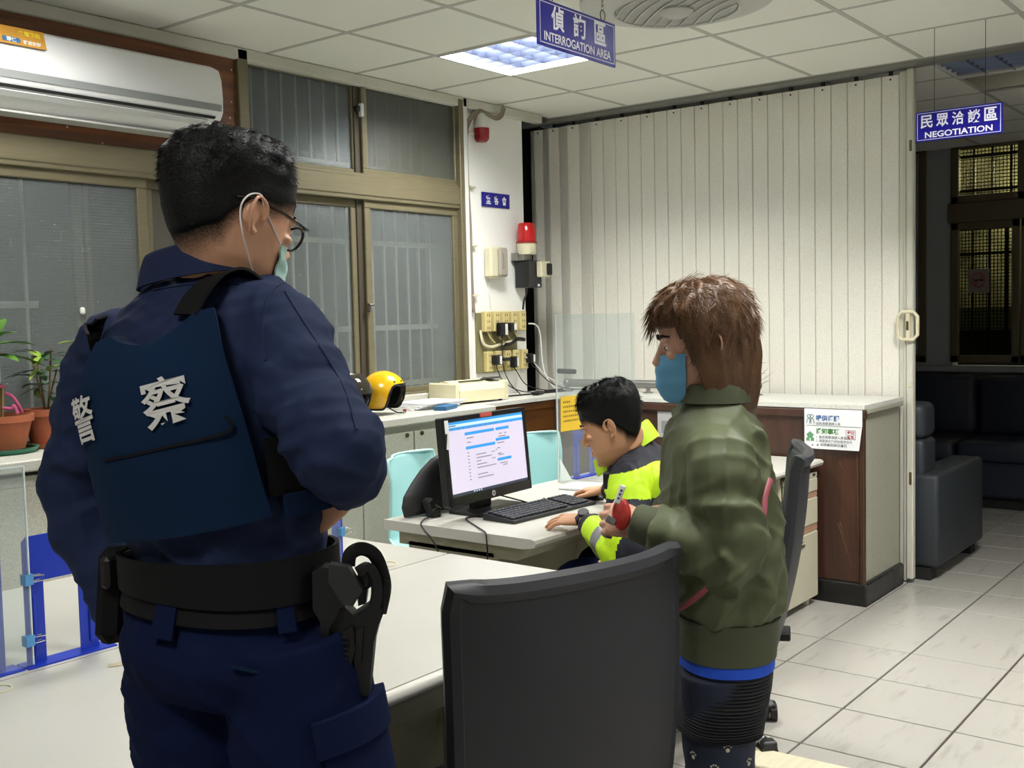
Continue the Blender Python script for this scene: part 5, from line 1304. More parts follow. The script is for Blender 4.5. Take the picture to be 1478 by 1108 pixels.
def hair_cap(mb, M, low, thick, flow=0.0, seed=1, nu=72, nv=26, rough=.004, hp=head_pt):
    """a cap of hair: low(angle)->(lower edge height), thick(angle, 0..1)->thickness; edge tapers into the skin"""
    r = np.random.default_rng(seed); ph = r.uniform(0, 6, 12); mb.M = M; ztop = .1155
    def f(u_, v_):
        th = 2*PI*u_; zl = low(th); z = zl+(ztop-zl)*math.sin(v_*PI/2)**.85 if v_ < 1 else ztop
        tk = thick(th, v_)
        tk += rough*tk/.015*(math.sin(23*th+ph[0]+5*v_)+math.sin(41*th+ph[1]-9*v_)+math.sin(13*th+ph[2]+17*v_))*.33*min(1, v_*4)
        p = hp(min(z, .1155), th, tk)
        if z > .06: p.z += tk*((z-.06)/.0555)**1.2
        return p
    vs = [f(i/nu, j/nv) for j in range(nv+1) for i in range(nu)]
    fs = [(j*nu+i, j*nu+(i+1) % nu, (j+1)*nu+(i+1) % nu, (j+1)*nu+i) for j in range(nv) for i in range(nu)]
    fs.append(tuple(nv*nu+i for i in range(nu)))
    inner = len(vs); cpt = Vector((0, -.01, .0)); vs.append(cpt+Vector((0, 0, .02)))
    fs += [(i, inner, (i+1) % nu) for i in range(nu)]
    mb.add(vs, fs); mb.M = None
    return f
def strands(mb, M, f, count, L, w_, seed, vr=(.1, 1), up=.35, dirn=(0, -.3, -1)):
    r = np.random.default_rng(seed); mb.M = M
    for _ in range(count):
        u_, v_ = r.uniform(0, 1), r.uniform(*vr)**.8; p = f(u_, v_); c = Vector((0, -.01, .02)); nr = (p-c).normalized()
        d = Vector(dirn)+Vector(r.normal(size=3)*.35); d = (d-nr*d.dot(nr)); d = d.normalized() if d.length > .01 else nr.orthogonal()
        d = (d+nr*up*r.uniform(.3, 1.4)).normalized(); sd = d.cross(nr).normalized(); l = L*r.uniform(.5, 1.2)
        b = p-nr*.003
        mb.add([b-sd*w_, b+sd*w_, b+d*l*.6+sd*w_*.6-nr*.001, b+d*l], [(0, 1, 2), (0, 2, 3)])
    mb.M = None
    return mb
def hand(mb, wrist, d, n, side, curl=(.3, .3, .35, .4), thumb=(.7, .3), spread=.10, sc=1.0, thumb_in=.0):
    """palm, four fingers and a thumb: d along the fingers, n out of the back of the hand, side towards the thumb"""
    d = Vector(d).normalized(); n = Vector(n); n = (n-d*n.dot(d)).normalized(); sd = Vector(side); sd = (sd-d*sd.dot(d)-n*sd.dot(n)).normalized()
    w_ = Vector(wrist); s = sc
    mb.tube([w_-d*.03*s, w_, w_+d*.03*s, w_+d*.065*s, w_+d*.088*s], [(.021*s, .026*s), (.0195*s, .0265*s), (.017*s, .035*s), (.0145*s, .040*s), (.011*s, .038*s)], 14, up=n)
    for k, (o_, ln) in enumerate(((.030, .072), (.0105, .080), (-.0095, .074), (-.028, .058))):
        a = spread*(1.5-k)/1.5; dd = (d*math.cos(a)+sd*math.sin(a)).normalized(); p = w_+d*(.082-.004*abs(k-1.2))*s+sd*o_*s; pts = [p-dd*.012*s, p]; ang = 0
        for q, fr_ in enumerate((.45, .32, .23)):
            ang += curl[k]*(.8, 1.1, .7)[q]; dv = dd*math.cos(ang)-n*math.sin(ang); p = p+dv*ln*fr_*s; pts.append(p)
        mb.tube(pts, [.0092*s, .0090*s, .0084*s, .0078*s, .0062*s], 9); mb.ell(pts[-1], (.0065*s,)*3, n=8); mb.ell(pts[2], (.0086*s,)*3, n=8)
    b = w_+d*.022*s+sd*.022*s-n*.004*s; td = (d*math.cos(thumb[0])+sd*math.sin(thumb[0])-n*(.25+thumb_in)).normalized()
    t2 = (td+d*thumb[1]-sd*thumb_in*.6).normalized()
    mb.tube([b-td*.012*s, b+td*.016*s, b+td*.042*s, b+td*.042*s+t2*.020*s, b+td*.042*s+t2*.036*s], [.0135*s, .0125*s, .0105*s, .0095*s, .0072*s], 10); mb.ell(b+td*.042*s+t2*.036*s, (.0072*s,)*3, n=8)
    return mb
def sleeve(mb, pts, rad, seed, amp=.09, n=26, k=40, freq=9):
    """a loose sleeve with ring folds, strongest round the bend"""
    P = smooth_path(pts, k//(len(pts)-1)); r = np.random.default_rng(seed); m_ = len(P)
    tt = np.linspace(0, 1, m_); rr = np.interp(tt, np.linspace(0, 1, len(rad)), rad); ph = r.uniform(0, 6, 6)
    vs = []; fs = []; prev = None
    for i, p in enumerate(P):
        t = (P[min(i+1, m_-1)]-P[max(i-1, 0)]).normalized()
        a = prev if prev is not None else t.orthogonal(); a = (a-t*a.dot(t)).normalized(); prev = a; b = t.cross(a)
        for j in range(n):
            th = 2*PI*j/n; s_ = tt[i]
            w_ = (math.sin(2*PI*freq*s_+1.6*math.sin(th+ph[0])+ph[1])*.6+.5*math.sin(2*PI*freq*.57*s_+2*math.sin(th+ph[2])+ph[3])+.3*math.sin(3*th+9*s_+ph[4]))
            w_ = math.copysign(abs(w_)**1.3, w_)
            env = .35+.65*math.exp(-((s_-.52)/.22)**2)
            R_ = rr[i]*(1+amp*env*w_); vs.append(p+a*R_*math.cos(th)+b*R_*math.sin(th))
    for i in range(m_-1):
        for j in range(n): fs.append((i*n+j, i*n+(j+1) % n, (i+1)*n+(j+1) % n, (i+1)*n+j))
    fs += [tuple(range(n))[::-1], tuple((m_-1)*n+j for j in range(n))]
    return mb.add(vs, fs)
def shoe(mb, a, az, L=.27):
    c, s = math.cos(az), math.sin(az); f_ = Vector((c, s, 0)); a = Vector((a[0], a[1], 0))
    return mb.tube([a-f_*.07+ZA*.05, a-f_*.02+ZA*.06, a+f_*.06+ZA*.045, a+f_*.13+ZA*.035, a+f_*.19+ZA*.028], [(.045, .036), (.055, .042), (.043, .044), (.033, .046), (.022, .034)], 14, up=(0, 0, 1))
def skin(name, col, fade=None):
    mt = mat(name, col, .48, sss=.10, noise=(9, .06), bump=(320, .08, .0006)); return mt
M_SKIN1 = skin('skin_tan', 'c9987a'); M_SKIN2 = skin('skin_warm', 'c08e6a'); M_SKIN3 = skin('skin_light', 'c0937a')
M_HAIR = mat('black_hair', '0a0a0c', .5, bump=(260, .5, .003), spec=.2); M_STUB = mat('short_cropped_hair', '2b2320', .7, noise=(220, .4), bump=(500, .5, .001))
M_HAIRB = mat('brown_hair', '583b21', .45, bump=(180, .5, .003), noise=(30, .2, 3, (1, 1, .15)))
M_EYEW = mat('eye_white', 'd8d6d2', .2); M_EYE = mat('dark_iris', '1d120c', .1)
def eyes(parent, M):
    for s in (-1, 1):
        e_ = MB(); e_.M = M; e_.ell((s*.031, .076, .005), (.0115, .0108, .0055)); eo = e_.build('eye', M_EYEW, parent, smooth=True)
        i_ = MB(); i_.M = M; i_.ell((s*.031, .0845, .0045), (.0052, .0032, .0048), n=10); i_.build('iris', M_EYE, eo, smooth=True)
        b_ = MB(); b_.M = M; b_.tube([(s*.012, .092, .026), (s*.030, .090, .032), (s*.050, .076, .028)], [(.003, .003), (.0035, .004), (.002, .002)], 6); b_.build('eyebrow', M_HAIR, parent)
def face_mask(parent, M, col, z0=-.118, z1=-.012, half=1.15):
    m_ = mat('mask_'+col, col, .8, bump=(30, .3, .002))
    def f(off):
        def g(u_, v_):
            th = (2*u_-1)*half*(1-.12*v_); z = z0+(z1-z0)*v_; nose = .020*math.exp(-(th/.35)**2)*(.35+.65*math.sin(PI*min(1, v_*.95+.05)))
            return head_pt(z, th, off+.004+nose+.0015*math.sin(v_*PI*6))
        return g
    mb = MB(); mb.M = M; mb.grid(f(.0025), 24, 18, thick=f(0)); o = mb.build('face_mask', m_, parent, smooth=True, angle=60, fixn=True)
    lp = MB(); lp.M = M
    for s in (-1, 1):
        a, b = f(.002)((1+s)/2, .95), f(.002)((1+s)/2, .08)
        lp.tube(smooth_path([a, Vector((s*.078, .006, .012)), Vector((s*.084, -.008, .028)), Vector((s*.086, -.028, .018)), Vector((s*.084, -.034, -.008)), Vector((s*.075, -.012, -.05)), b]), .0013, 6)
    lp.build('ear_loop', mat('loop_white', 'd9d4d2', .7), o)
    return o

def stubble(parent, M, low, h, nm='cropped_hair'):
    """very short clipped hair fading into the skin: sparser towards its lower edge"""
    nu, nv = 96, 10; mb = MB(); mb.M = M
    mb.grid(lambda u_, v_: head_pt(low(2*PI*u_)+h*v_, 2*PI*u_, .0012), nu, nv)
    if 'fading_hair' not in MATS:
        mt = bpy.data.materials.new('fading_hair'); mt.use_nodes = True; nt = mt.node_tree; b = nt.nodes['Principled BSDF']
        b.inputs['Base Color'].default_value = lin('17130f'); b.inputs['Roughness'].default_value = .7; b.inputs['Specular IOR Level'].default_value = .2
        at = nt.nodes.new('ShaderNodeAttribute'); at.attribute_name = 'cover'; tc = nt.nodes.new('ShaderNodeTexCoord')
        n = nt.nodes.new('ShaderNodeTexNoise'); n.inputs['Scale'].default_value = 700; n.inputs['Detail'].default_value = 1; nt.links.new(tc.outputs['Object'], n.inputs['Vector'])
        ad = nt.nodes.new('ShaderNodeMath'); ad.operation = 'ADD'; nt.links.new(at.outputs['Fac'], ad.inputs[0]); nt.links.new(n.outputs['Fac'], ad.inputs[1])
        mr = nt.nodes.new('ShaderNodeMapRange'); mr.inputs['From Min'].default_value = .55; mr.inputs['From Max'].default_value = 1.25; nt.links.new(ad.outputs[0], mr.inputs['Value'])
        nt.links.new(mr.outputs[0], b.inputs['Alpha']); MATS['fading_hair'] = mt
    o = mb.build(nm, MATS['fading_hair'], parent, smooth=True, angle=180)
    a = o.data.attributes.new('cover', 'FLOAT', 'POINT'); a.data.foreach_set('value', [j/nv for i in range(nu+1) for j in range(nv+1)])
    return o
def head_long(z, th, off):
    if z >= 0: return head_pt(z, th, off)
    p = head_pt(0.0, th, off*(1+.15*min(1, -z/.08))); k = 1-.22*max(0, (-z-.06)/.11)**2; p.x *= k; p.y = (p.y+.02)*k-.02; p.z = z
    return p
# ================================================================ the standing officer
def az2(a): return Vector((math.cos(a), math.sin(a), 0)), Vector((math.sin(a), -math.cos(a), 0))
M_NAVY = mat('navy_uniform_cloth', '18233f', .8, noise=(6, .12), bump=(900, .35, .0006), sheen=.15)
M_VEST = mat('navy_vest_cloth', '0e2038', .9, noise=(8, .10), bump=(700, .4, .0006), spec=.08)
M_TROU = mat('navy_trouser_cloth', '0b1430', .9, noise=(6, .10), bump=(900, .35, .0006), spec=.08)
M_WEB = mat('black_webbing', '0c0c0e', .75, bump=(500, .4, .0006), spec=.15); M_LETV = mat('vest_lettering', 'b9b8b4', .6)
A1 = math.radians(3); F1, R1 = az2(A1)
of = thing('person', 'standing person seen from behind in navy uniform and vest, face mask and glasses, looking right', 'person', (1.03, 1.36, 0))
til = math.radians(7); Rc = R1*math.cos(til)+ZA*math.sin(til)
def ring(px, py, wd, a, bf, bb, r=None, f=None): return (dep(px, py, wd), r if r is not None else R1, f if f is not None else F1, a, bf, bb)
mid = (R1+Rc).normalized()
T1 = Loft([ring(337, 985, 1.64, .150, .105, .115), ring(337, 930, 1.64, .176, .125, .14), ring(334, 880, 1.64, .170, .12, .125), ring(330, 830, 1.64, .160, .115, .11),
           ring(324, 770, 1.64, .164, .118, .112, mid), ring(312, 690, 1.64, .176, .122, .12, mid), ring(300, 600, 1.64, .188, .125, .128, Rc), ring(292, 525, 1.645, .195, .12, .125, Rc),
           ring(290, 465, 1.65, .188, .10, .105, Rc), ring(293, 428, 1.65, .150, .078, .085, Rc), ring(299, 402, 1.65, .095, .062, .066, Rc), ring(303, 380, 1.645, .062, .055, .056, Rc)])
hc = dep(328, 315, 1.60); M1 = head_frame(hc, math.radians(-4), math.radians(17), 0, (1.05, .90))
Lsh, Lel, Lwr = dep(172, 520, 1.765), dep(112, 715, 1.80), dep(188, 905, 1.76)
Rsh, Rel = dep(406, 482, 1.55), dep(492, 655, 1.435)
Rwr = dep(506, 700, 1.60)
neck0 = Vector(T1.ring(10)[0])
body = MB(); head_shapes(body, M1)
nk = M1 @ Vector((0, -.012, -.055))
body.tube([nk, nk.lerp(neck0, .35), nk.lerp(neck0, .7), neck0, Vector(T1.ring(9)[0])], [.046, .054, .056, .060, .066], 20)
T1.solid(body, 0, 10.5, off=-.03)
for a, b, c, in ((Lsh, Lel, Lwr), (Rsh, Rel, Rwr)): body.tube(smooth_path([a, b, c]), list(np.interp(np.linspace(0, 1, 13), [0, .5, 1], [.034, .030, .024])), 12)
hand(body, Lwr+(Lwr-Lel).normalized()*.02, (Lwr-Lel).normalized()+F1*.3, R1*-.8+F1*-.2, F1, (.5, .5, .55, .6))
hand(body, Rwr, -RT*1.0-ZA*.65+FWD*.05, -FWD*.8+ZA*.3, ZA*.9+RT*.1, (.75, .8, .85, .9), (.5, .3))
hipL, hipR = dep(278, 950, 1.68), dep(418, 945, 1.575)
kneeL, kneeR = dep(362, 1430, 1.65), dep(515, 1430, 1.58)
ankL, ankR = Vector((kneeL.x-.02, kneeL.y+.01, .09)), Vector((kneeR.x-.03, kneeR.y, .09))
for a, b, c in ((hipL, kneeL, ankL), (hipR, kneeR, ankR)): body.tube(smooth_path([a, b, c]), list(np.interp(np.linspace(0, 1, 13), [0, .5, 1], [.075, .052, .036])), 12)
V, F_ = union(body, .0032, 2)
arr_obj('body', V, F_, M_SKIN1, of)
# shirt
sh = MB(); T1.solid(sh, 3.0, 10.55, wob=lambda t, th: .004*math.sin(7*th+4*t)*max(0, 1-abs(t-4)/2)+.006*max(0, 1-abs(t-4.2)/1.2))
sleeve(sh, [Lsh.lerp(Vector(T1.ring(8)[0]), .25), Lsh+R1*-.015, Lsh.lerp(Lel, .55)-R1*.01, Lel, Lel.lerp(Lwr, .55), Lwr], [.056, .072, .074, .068, .064, .060, .054, .048, .042], 3, .13)
sleeve(sh, [Rsh.lerp(Vector(T1.ring(8)[0]), .3), Rsh-R1*.004, Rsh.lerp(Rel, .5)-R1*.013, Rel, Rel.lerp(Rwr, .5), Rwr], [.052, .066, .070, .068, .066, .062, .054, .046, .038], 5, .10)
V, F_ = union(sh, .006, 3); V = folds(V, F_, .013, 62, 4); V = smooth_np(V, F_, 1)
shirt = arr_obj('uniform_shirt', V, F_, M_NAVY, of)
from mathutils.bvhtree import BVHTree
bv = BVHTree.FromPolygons([Vector(v) for v in V.tolist()], [tuple(f) for f in F_.tolist()])
for line in ([(427, 402), (398, 414), (384, 440), (380, 476), (384, 520)], [(412, 420), (447, 476), (476, 521), (500, 566), (515, 620)], [(222, 418), (262, 412), (300, 408), (345, 410)]):
    q = []
    for p in smooth_path([Vector((a, b, 0)) for a, b in line], 6):
        d = (dep(p.x, p.y, 1)-CAM).normalized(); h_ = bv.ray_cast(CAM, d)
        if h_[0] is not None: q.append(h_[0]+h_[1]*.0004)
    if len(q) > 3: MB().tube(q, [(.0012, .0022)]*len(q), 6).build('seam', MATS['navy_uniform_cloth'], shirt, smooth=True)
# collar
mb = MB()
def collar(L_, t, hgt, flare, gap, M_=None):
    def f(off):
        def g(u_, v_):
            th = gap+(2*PI-2*gap)*u_; p = L_.pt(t, th, off+flare*(1-v_)+.004); q = L_.pt(t+.5, th, off+.004)
            return p+(q-p).normalized()*0+ZA*(hgt*(math.sin(v_*PI*.5))-.006)
        return g
    return f
cf = collar(T1, 10.05, .050, .016, 1.25); mb.grid(cf(.004), 40, 8, thick=cf(-.002)); mb.build('collar', M_NAVY, of, smooth=True, angle=60, fixn=True)
# seams on the sleeve and shoulder
mb = MB(); sp = [T1.pt(9.2, PI*.62, .012), T1.pt(8.3, PI*.53, .012)]
# hair
low1 = lambda th: -.008-.048*(.5-.5*math.cos(th))**3 if abs(((th+PI) % (2*PI))-PI) > 1.9 else (.030 if abs(((th+PI) % (2*PI))-PI) > 1.05 else .050)
def sm(f, wd=.25): return lambda th: sum(f(th+wd*k/3) for k in range(-3, 4))/7
def thick1(th, v_):
    bk = .5-.5*math.cos(th); base = .0018+.012*min(1, max(0, v_-.15)/.35)
    return base+.012*min(1, max(0, v_-.45)/.3)*(1-.35*bk)
hb = MB(); f1 = hair_cap(hb, M1, sm(low1), thick1, seed=3, rough=.004)
st = hb.build('hair', [M_HAIR], of, smooth=True, angle=180, fixn=True)
stubble(of, M1, sm(lambda th: low1(th)-.036), .054)
so2 = strands(MB(), M1, f1, 5200, .013, .0006, 5, (.2, 1), .28, (0, .35, -.4)).build('hair_strands', M_HAIR, of); so2['kind'] = 'stuff'
eyes(of, M1); face_mask(of, M1, 'a9cfc6', -.122, -.026, 1.05)
gl_ = thing_parts = MB(); gl_.M = M1
for s in (-1, 1):
    gl_.tube([(s*.076, -.040, .012), (s*.079, -.015, .022), (s*.078, .04, .016), (s*.066, .090, .010)], [(.0022, .004), (.002, .0035), (.002, .0035), (.002, .004)], 6)
    gl_.tube([(s*.034+.028*math.cos(t), .094-.006*abs(math.cos(t)), -.002+.020*math.sin(t)) for t in np.linspace(0, 2*PI, 20)[:-1]], .0022, 6, closed=True)
gl_.tube([(-.010, .098, .004), (0, .104, .007), (.010, .098, .004)], .002, 6)
go = gl_.build('glasses', mat('glasses_black', '141416', .25), of, smooth=True)
ln_ = MB(); ln_.M = M1
for s in (-1, 1): ln_.grid(lambda u_, v_: Vector((s*.034+.027*u_*math.cos(2*PI*v_), .0925, -.002+.019*u_*math.sin(2*PI*v_))), 4, 18)
ln_.build('lens', M_ACR, go)
# vest: back plate, straps, elastic band
cTL, cTR, cBR, cBL = T1.find(168, 492, 5, 9.5), T1.find(312, 446, 5, 9.6), T1.find(384, 742, 3, 7), T1.find(182, 782, 3, 7)
cMR = T1.find(372, 640, 4, 8)
vb = MB()
def ragtop(u_, v_): return 0 if v_ < .85 else -.45*(v_-.85)/.15*max(0, math.sin(PI*min(1, max(0, (u_-.18)/.64))))**.7
T1.patch(vb, cBL, cBR, cTR, cTL, .010, .020, 30, 26, .006, ragtop)
vest = vb.build('vest', M_VEST, of, smooth=True, angle=50, fixn=True)
vl = MB()
q1, q2 = T1.find(185, 660, 4, 8), T1.find(330, 622, 4, 8)
T1.strip(vl, [q1, ((q1[0]+q2[0])/2, (q1[1]+q2[1])/2), q2, T1.find(327, 600, 4, 8)], .004, .034, .003); vl.build('pocket_edge', M_WEB, vest)
lt = MB(); T1.lettering(lt, '警', T1.find(157, 600, 4, 8), .069, .0375, .86, .12); T1.lettering(lt, '察', T1.find(258, 576, 4, 8), .069, .0395, .92, .12)
lt.build('lettering', M_LETV, vest)
sq = [T1.pt(*T1.find(*q, 6, 9.7), .017) for q in ((276, 456), (291, 427), (312, 403))]
sq = smooth_path(sq+[sq[2]+F1*.035+ZA*.004, sq[2]+F1*.075-ZA*.022, sq[2]+F1*.11-ZA*.07], 5)
def strap_pt(u_, v_, lift):
    k = min(int(u_*(len(sq)-1)), len(sq)-2); q = u_*(len(sq)-1)-k; p = sq[k].lerp(sq[k+1], q); d = (sq[min(k+1, len(sq)-1)]-sq[max(k-1, 0)]).normalized()
    sd = (R1*.95+ZA*.18); sd = (sd-d*sd.dot(d)).normalized(); nr = sd.cross(d); nr = nr if nr.z-nr.dot(F1) > 0 else -nr
    return p+sd*(.060*(v_-.5))+nr*lift
stp = MB(); stp.grid(lambda u_, v_: strap_pt(u_, v_, .004), 25, 4, thick=lambda u_, v_: strap_pt(u_, v_, 0))
stp.build('shoulder_strap', M_WEB, vest, fixn=True)
stp = MB(); T1.strip(stp, [T1.find(150, 500, 6, 9), T1.find(148, 478, 6, 9.6), (T1.find(150, 465, 6, 9.9)[0]+.3, T1.find(150, 465, 6, 9.9)[1])], .045, .016, .004)
stp.build('shoulder_strap', M_WEB, vest)
bnd = MB(); bu, bl_ = T1.find(376, 632, 4, 8), T1.find(383, 716, 3, 7)
T1.patch(bnd, bl_, (bl_[0]+.02, bl_[1]-1.15), (bu[0]+.02, bu[1]-1.15), bu, .012, .006, 16, 6); bnd.build('side_band', M_WEB, vest, smooth=True, angle=50, fixn=True)
pk = MB(); bu, bl_ = T1.find(400, 712, 3, 7), T1.find(405, 745, 3, 7)
T1.patch(pk, bl_, (bl_[0], bl_[1]-.6), (bu[0], bu[1]-.6), bu, .012, .012, 10, 5); pk.build('side_panel', M_VEST, vest, smooth=True, angle=50, fixn=True)
# trousers
tr_ = MB(); T1.solid(tr_, .0, 3.05, off=.004)
for (a, b, c, sd) in ((hipL, kneeL, ankL, 11), (hipR, kneeR, ankR, 12)):
    sleeve(tr_, [a+ZA*.03, a.lerp(b, .5), b, b.lerp(c, .5), c-ZA*.02], [.104, .112, .104, .088, .076, .070, .066, .064, .064], sd, .05, freq=7)
V, F_ = union(tr_, .007, 3); V = folds(V, F_, .011, 42, 9)
arr_obj('trousers', V, F_, M_TROU, of)
# cargo pocket with flap on the right thigh
tq = (kneeR-hipR).normalized(); pa = (R1-tq*R1.dot(tq)).normalized(); pb = tq.cross(pa); pb = pb if pb.dot(F1) > 0 else -pb
def thigh(h_, a, o_): c = hipR+tq*h_; return c+(pa*math.cos(a)+pb*math.sin(a))*(.108+o_)
for (h0, h1, a0, a1, o_, th_, nm) in ((.10, .28, -.55, .85, .002, .010, 'cargo_pocket'), (.075, .125, -.62, .92, .010, .008, 'pocket_flap')):
    mb = MB(); mb.grid(lambda u_, v_: thigh(h0+(h1-h0)*u_, a0+(a1-a0)*v_, o_+th_), 8, 12, thick=lambda u_, v_: thigh(h0+(h1-h0)*u_, a0+(a1-a0)*v_, o_-.01)); mb.build(nm, M_TROU, of, smooth=True, angle=50, fixn=True)
# belts
def belt(t, h, off, th_, nm, m_, L_=T1, par=of):
    c = L_.ring(t); dz = (L_.pt(t+.01, PI)-L_.pt(t-.01, PI)).length/.02
    mb = MB(); n_ = 60; d = h/2/dz
    vs = []; fs = []
    for j in range(n_):
        a = 2*PI*j/n_
        vs += [L_.pt(t-d, a, off), L_.pt(t+d, a, off), L_.pt(t+d, a, off+th_), L_.pt(t-d, a, off+th_)]
    for j in range(n_):
        k = (j+1) % n_
        for q in range(4): fs.append((4*j+q, 4*k+q, 4*k+(q+1) % 4, 4*j+(q+1) % 4))
    return mb.add(vs, fs).build(nm, m_, par, smooth=True, angle=50, fixn=True)
tB = T1.find(330, 845, 1.5, 4)[0]; tB2 = T1.find(330, 886, 1.2, 3.5)[0]
belt(tB, .056, .016, .006, 'duty_belt', M_WEB); belt(tB2, .034, .011, .004, 'trouser_belt', M_WEB)
for (px, py) in ((252, 893), (405, 885)):
    q = T1.find(px, py, 1, 3.5); mb = MB(); T1.patch(mb, (q[0]-.42, q[1]+.09), (q[0]-.42, q[1]-.09), (q[0]+.42, q[1]-.09), (q[0]+.42, q[1]+.09), .016, .004, 4, 8); mb.build('belt_loop', M_TROU, of, fixn=True)
q0, q1_ = T1.find(335, 958, .2, 2), T1.find(455, 968, .2, 2); mb = MB(); T1.strip(mb, [q0, ((q0[0]+q1_[0])/2-.02, (q0[1]+q1_[1])/2), q1_], .004, .008, .004); mb.build('back_pocket_edge', M_VEST, of)
q0 = T1.find(413, 955, .2, 2); mb = MB(); T1.patch(mb, (q0[0]-.06, q0[1]+.12), (q0[0]-.06, q0[1]-.12), (q0[0]+.06, q0[1]-.12), (q0[0]+.06, q0[1]+.12), .008, .004, 4, 3); mb.build('pocket_tab', M_WEB, of, fixn=True)
# pouch on the left hip
pc = dep(180, 855, 1.70); mb = MB(); mb.box(pc, (.10, .045, .15), .016, rot=Matrix.Rotation(.2, 3, 'Z') @ Matrix.Rotation(.12, 3, 'Y')); po = mb.build('belt_pouch', M_WEB, of, smooth=True, angle=50)
MB().box(pc+Vector((-.01, -.02, .045)), (.09, .02, .05), .006, rot=.2).box(pc+Vector((-.012, -.026, -.02)), (.02, .012, .12), .004, rot=.2).build('pouch_flap', M_BLACK, po)
tg = dep(192, 955, 1.70); MB().box(tg, (.024, .006, .022), .006, rot=.2).build('cord_lock', M_BLACK, of)
# holster
M_HOL = mat('holster_black', '121214', .42, bump=(260, .2), spec=.3); hx = (R1*.62+F1*.78).normalized(); hx = (RT-ZA*RT.z).normalized(); hy = ZA.cross(hx); hy = hy if hy.dot(FWD) < 0 else -hy
H0 = dep(505, 890, 1.535)
def hp_(px, py): return ((px-505)*1.535/F_PX, -(py-890)*1.535/F_PX)
def hpoly(pts, d0, d1): return MB().prism([hp_(*p) for p in pts], H0+hy*d0, hx, ZA, hy*(d1-d0))
ho = hpoly([(474, 880), (500, 872), (512, 885), (548, 862), (553, 880), (540, 925), (530, 1003), (500, 1000), (478, 985), (471, 930)], -.022, .012).build('holster', M_HOL, of, fixn=True)
hpoly([(457, 818), (470, 812), (495, 815), (500, 850), (492, 880), (478, 900), (476, 975), (468, 960), (466, 890), (456, 872)], -.012, .022).build('belt_mount', M_HOL, ho, fixn=True)
hpoly([(482, 807), (509, 811), (528, 846), (514, 868), (499, 864), (480, 832)], .006, .026).build('pistol_grip', mat('grip_black', '1a1b1d', .5, bump=(500, .6, .001)), ho, fixn=True)
hpoly([(497, 905), (512, 898), (514, 930), (505, 962), (495, 950)], .012, .020).build('side_rail', M_HOL, ho, fixn=True)
for k in range(6): hpoly([(498-k*.6, 912+8*k), (507-k*.6, 911+8*k), (506-k*.6, 914+8*k), (497-k*.6, 915+8*k)], .020, .024).build('rail_tooth', M_HOL, ho, fixn=True)
hpoly([(516, 905), (526, 900), (522, 950), (512, 962)], .012, .016).build('side_rib', M_HOL, ho, fixn=True)
def hpt(px, py, d): x, y = hp_(px, py); return H0+hx*x+ZA*y+hy*d
mb = MB(); mb.tube(smooth_path([hpt(505, 815, .0), hpt(509, 798, .0), hpt(525, 791, .0), hpt(543, 800, .0), hpt(553, 825, .0), hpt(556, 850, .0), hpt(548, 885, .0)]), [(.003, .010)]*37, 8, up=hy); mb.build('hood', M_HOL, ho, smooth=True)
mb = MB(); mb.tube(smooth_path([hpt(520, 822, .012), hpt(535, 815, .014), hpt(545, 830, .014), hpt(546, 855, .012), hpt(540, 880, .01)]), [(.003, .008)]*25, 8, up=hy); mb.ell(hpt(530, 830, 0), (.012, .012, .020)); mb.build('hood_lever', M_HOL, ho, smooth=True)
hpoly([(556, 835), (564, 838), (556, 880), (548, 900), (545, 885)], -.01, .006).build('thumb_guard', M_HOL, ho, fixn=True)
hpoly([(517, 875), (528, 872), (533, 840), (521, 835), (516, 850)], -.018, -.002).build('pistol_slide', M_BLACK, ho, fixn=True)
for a, nm in ((ankL, 1), (ankR, 2)): shoe(MB(), a, A1-.1*nm).build('boot', M_BLACK, of, smooth=True, angle=60)

# ================================================================ the woman in the green jacket
M_GREEN = mat('olive_jacket_cloth', '525840', .5, noise=(6, .08), bump=(700, .2, .0005), sheen=.1); M_RIB = mat('olive_rib_knit', '454a35', .85, bump=(400, .5, .001))
A2 = math.radians(126); F2, R2 = az2(A2)
wo = thing('person', 'standing person in olive bomber jacket over blue shirt and black ribbed skirt, holding red keys', 'person', (2.11, 1.08, 0))
WD = 2.35
def r2(px, py, b, a, wd=WD):
    p = dep(px, py, wd); p.z = dep(px, py, wd-.14).z; return (p, R2, F2, a, b, b)
T2 = Loft([r2(1045, 962, .104, .150), r2(1046, 908, .109, .155), r2(1046, 892, .124, .165), r2(1043, 850, .131, .170), r2(1040, 780, .130, .170), r2(1034, 710, .120, .168), r2(1028, 650, .106, .165), r2(1028, 615, .088, .150), r2(1030, 590, .068, .105), r2(1031, 568, .055, .060)])
M2 = head_frame(dep(1014, 496, WD-.02), math.radians(128), math.radians(8))
l_sh, l_el, l_wr = dep(1036, 662, 2.215), dep(1056, 800, 2.18), dep(932, 758, 2.24)
r_sh, r_el, r_wr = dep(1018, 640, 2.50), dep(1030, 800, 2.52), dep(968, 738, 2.38)
body = MB(); head_shapes(body, M2); nk = M2 @ Vector((0, -.028, -.05)); n0 = Vector(T2.ring(8)[0])
body.tube([nk+(nk-n0)*.2, nk, nk.lerp(n0, .5), n0, Vector(T2.ring(7)[0])], [.046, .048, .048, .052, .06], 18)
T2.solid(body, 0, 8.4, off=-.024)
for a, b, c in ((l_sh, l_el, l_wr), (r_sh, r_el, r_wr)): body.tube(smooth_path([a, b, c]), list(np.interp(np.linspace(0, 1, 13), [0, .5, 1], [.042, .036, .025])), 12)
hand(body, l_wr, F2*.9+ZA*.12+R2*.35, -R2*.75+ZA*.35, ZA*.9+F2*.1, (.75, .8, .85, .85), (.45, .5), .06, .94, .2)
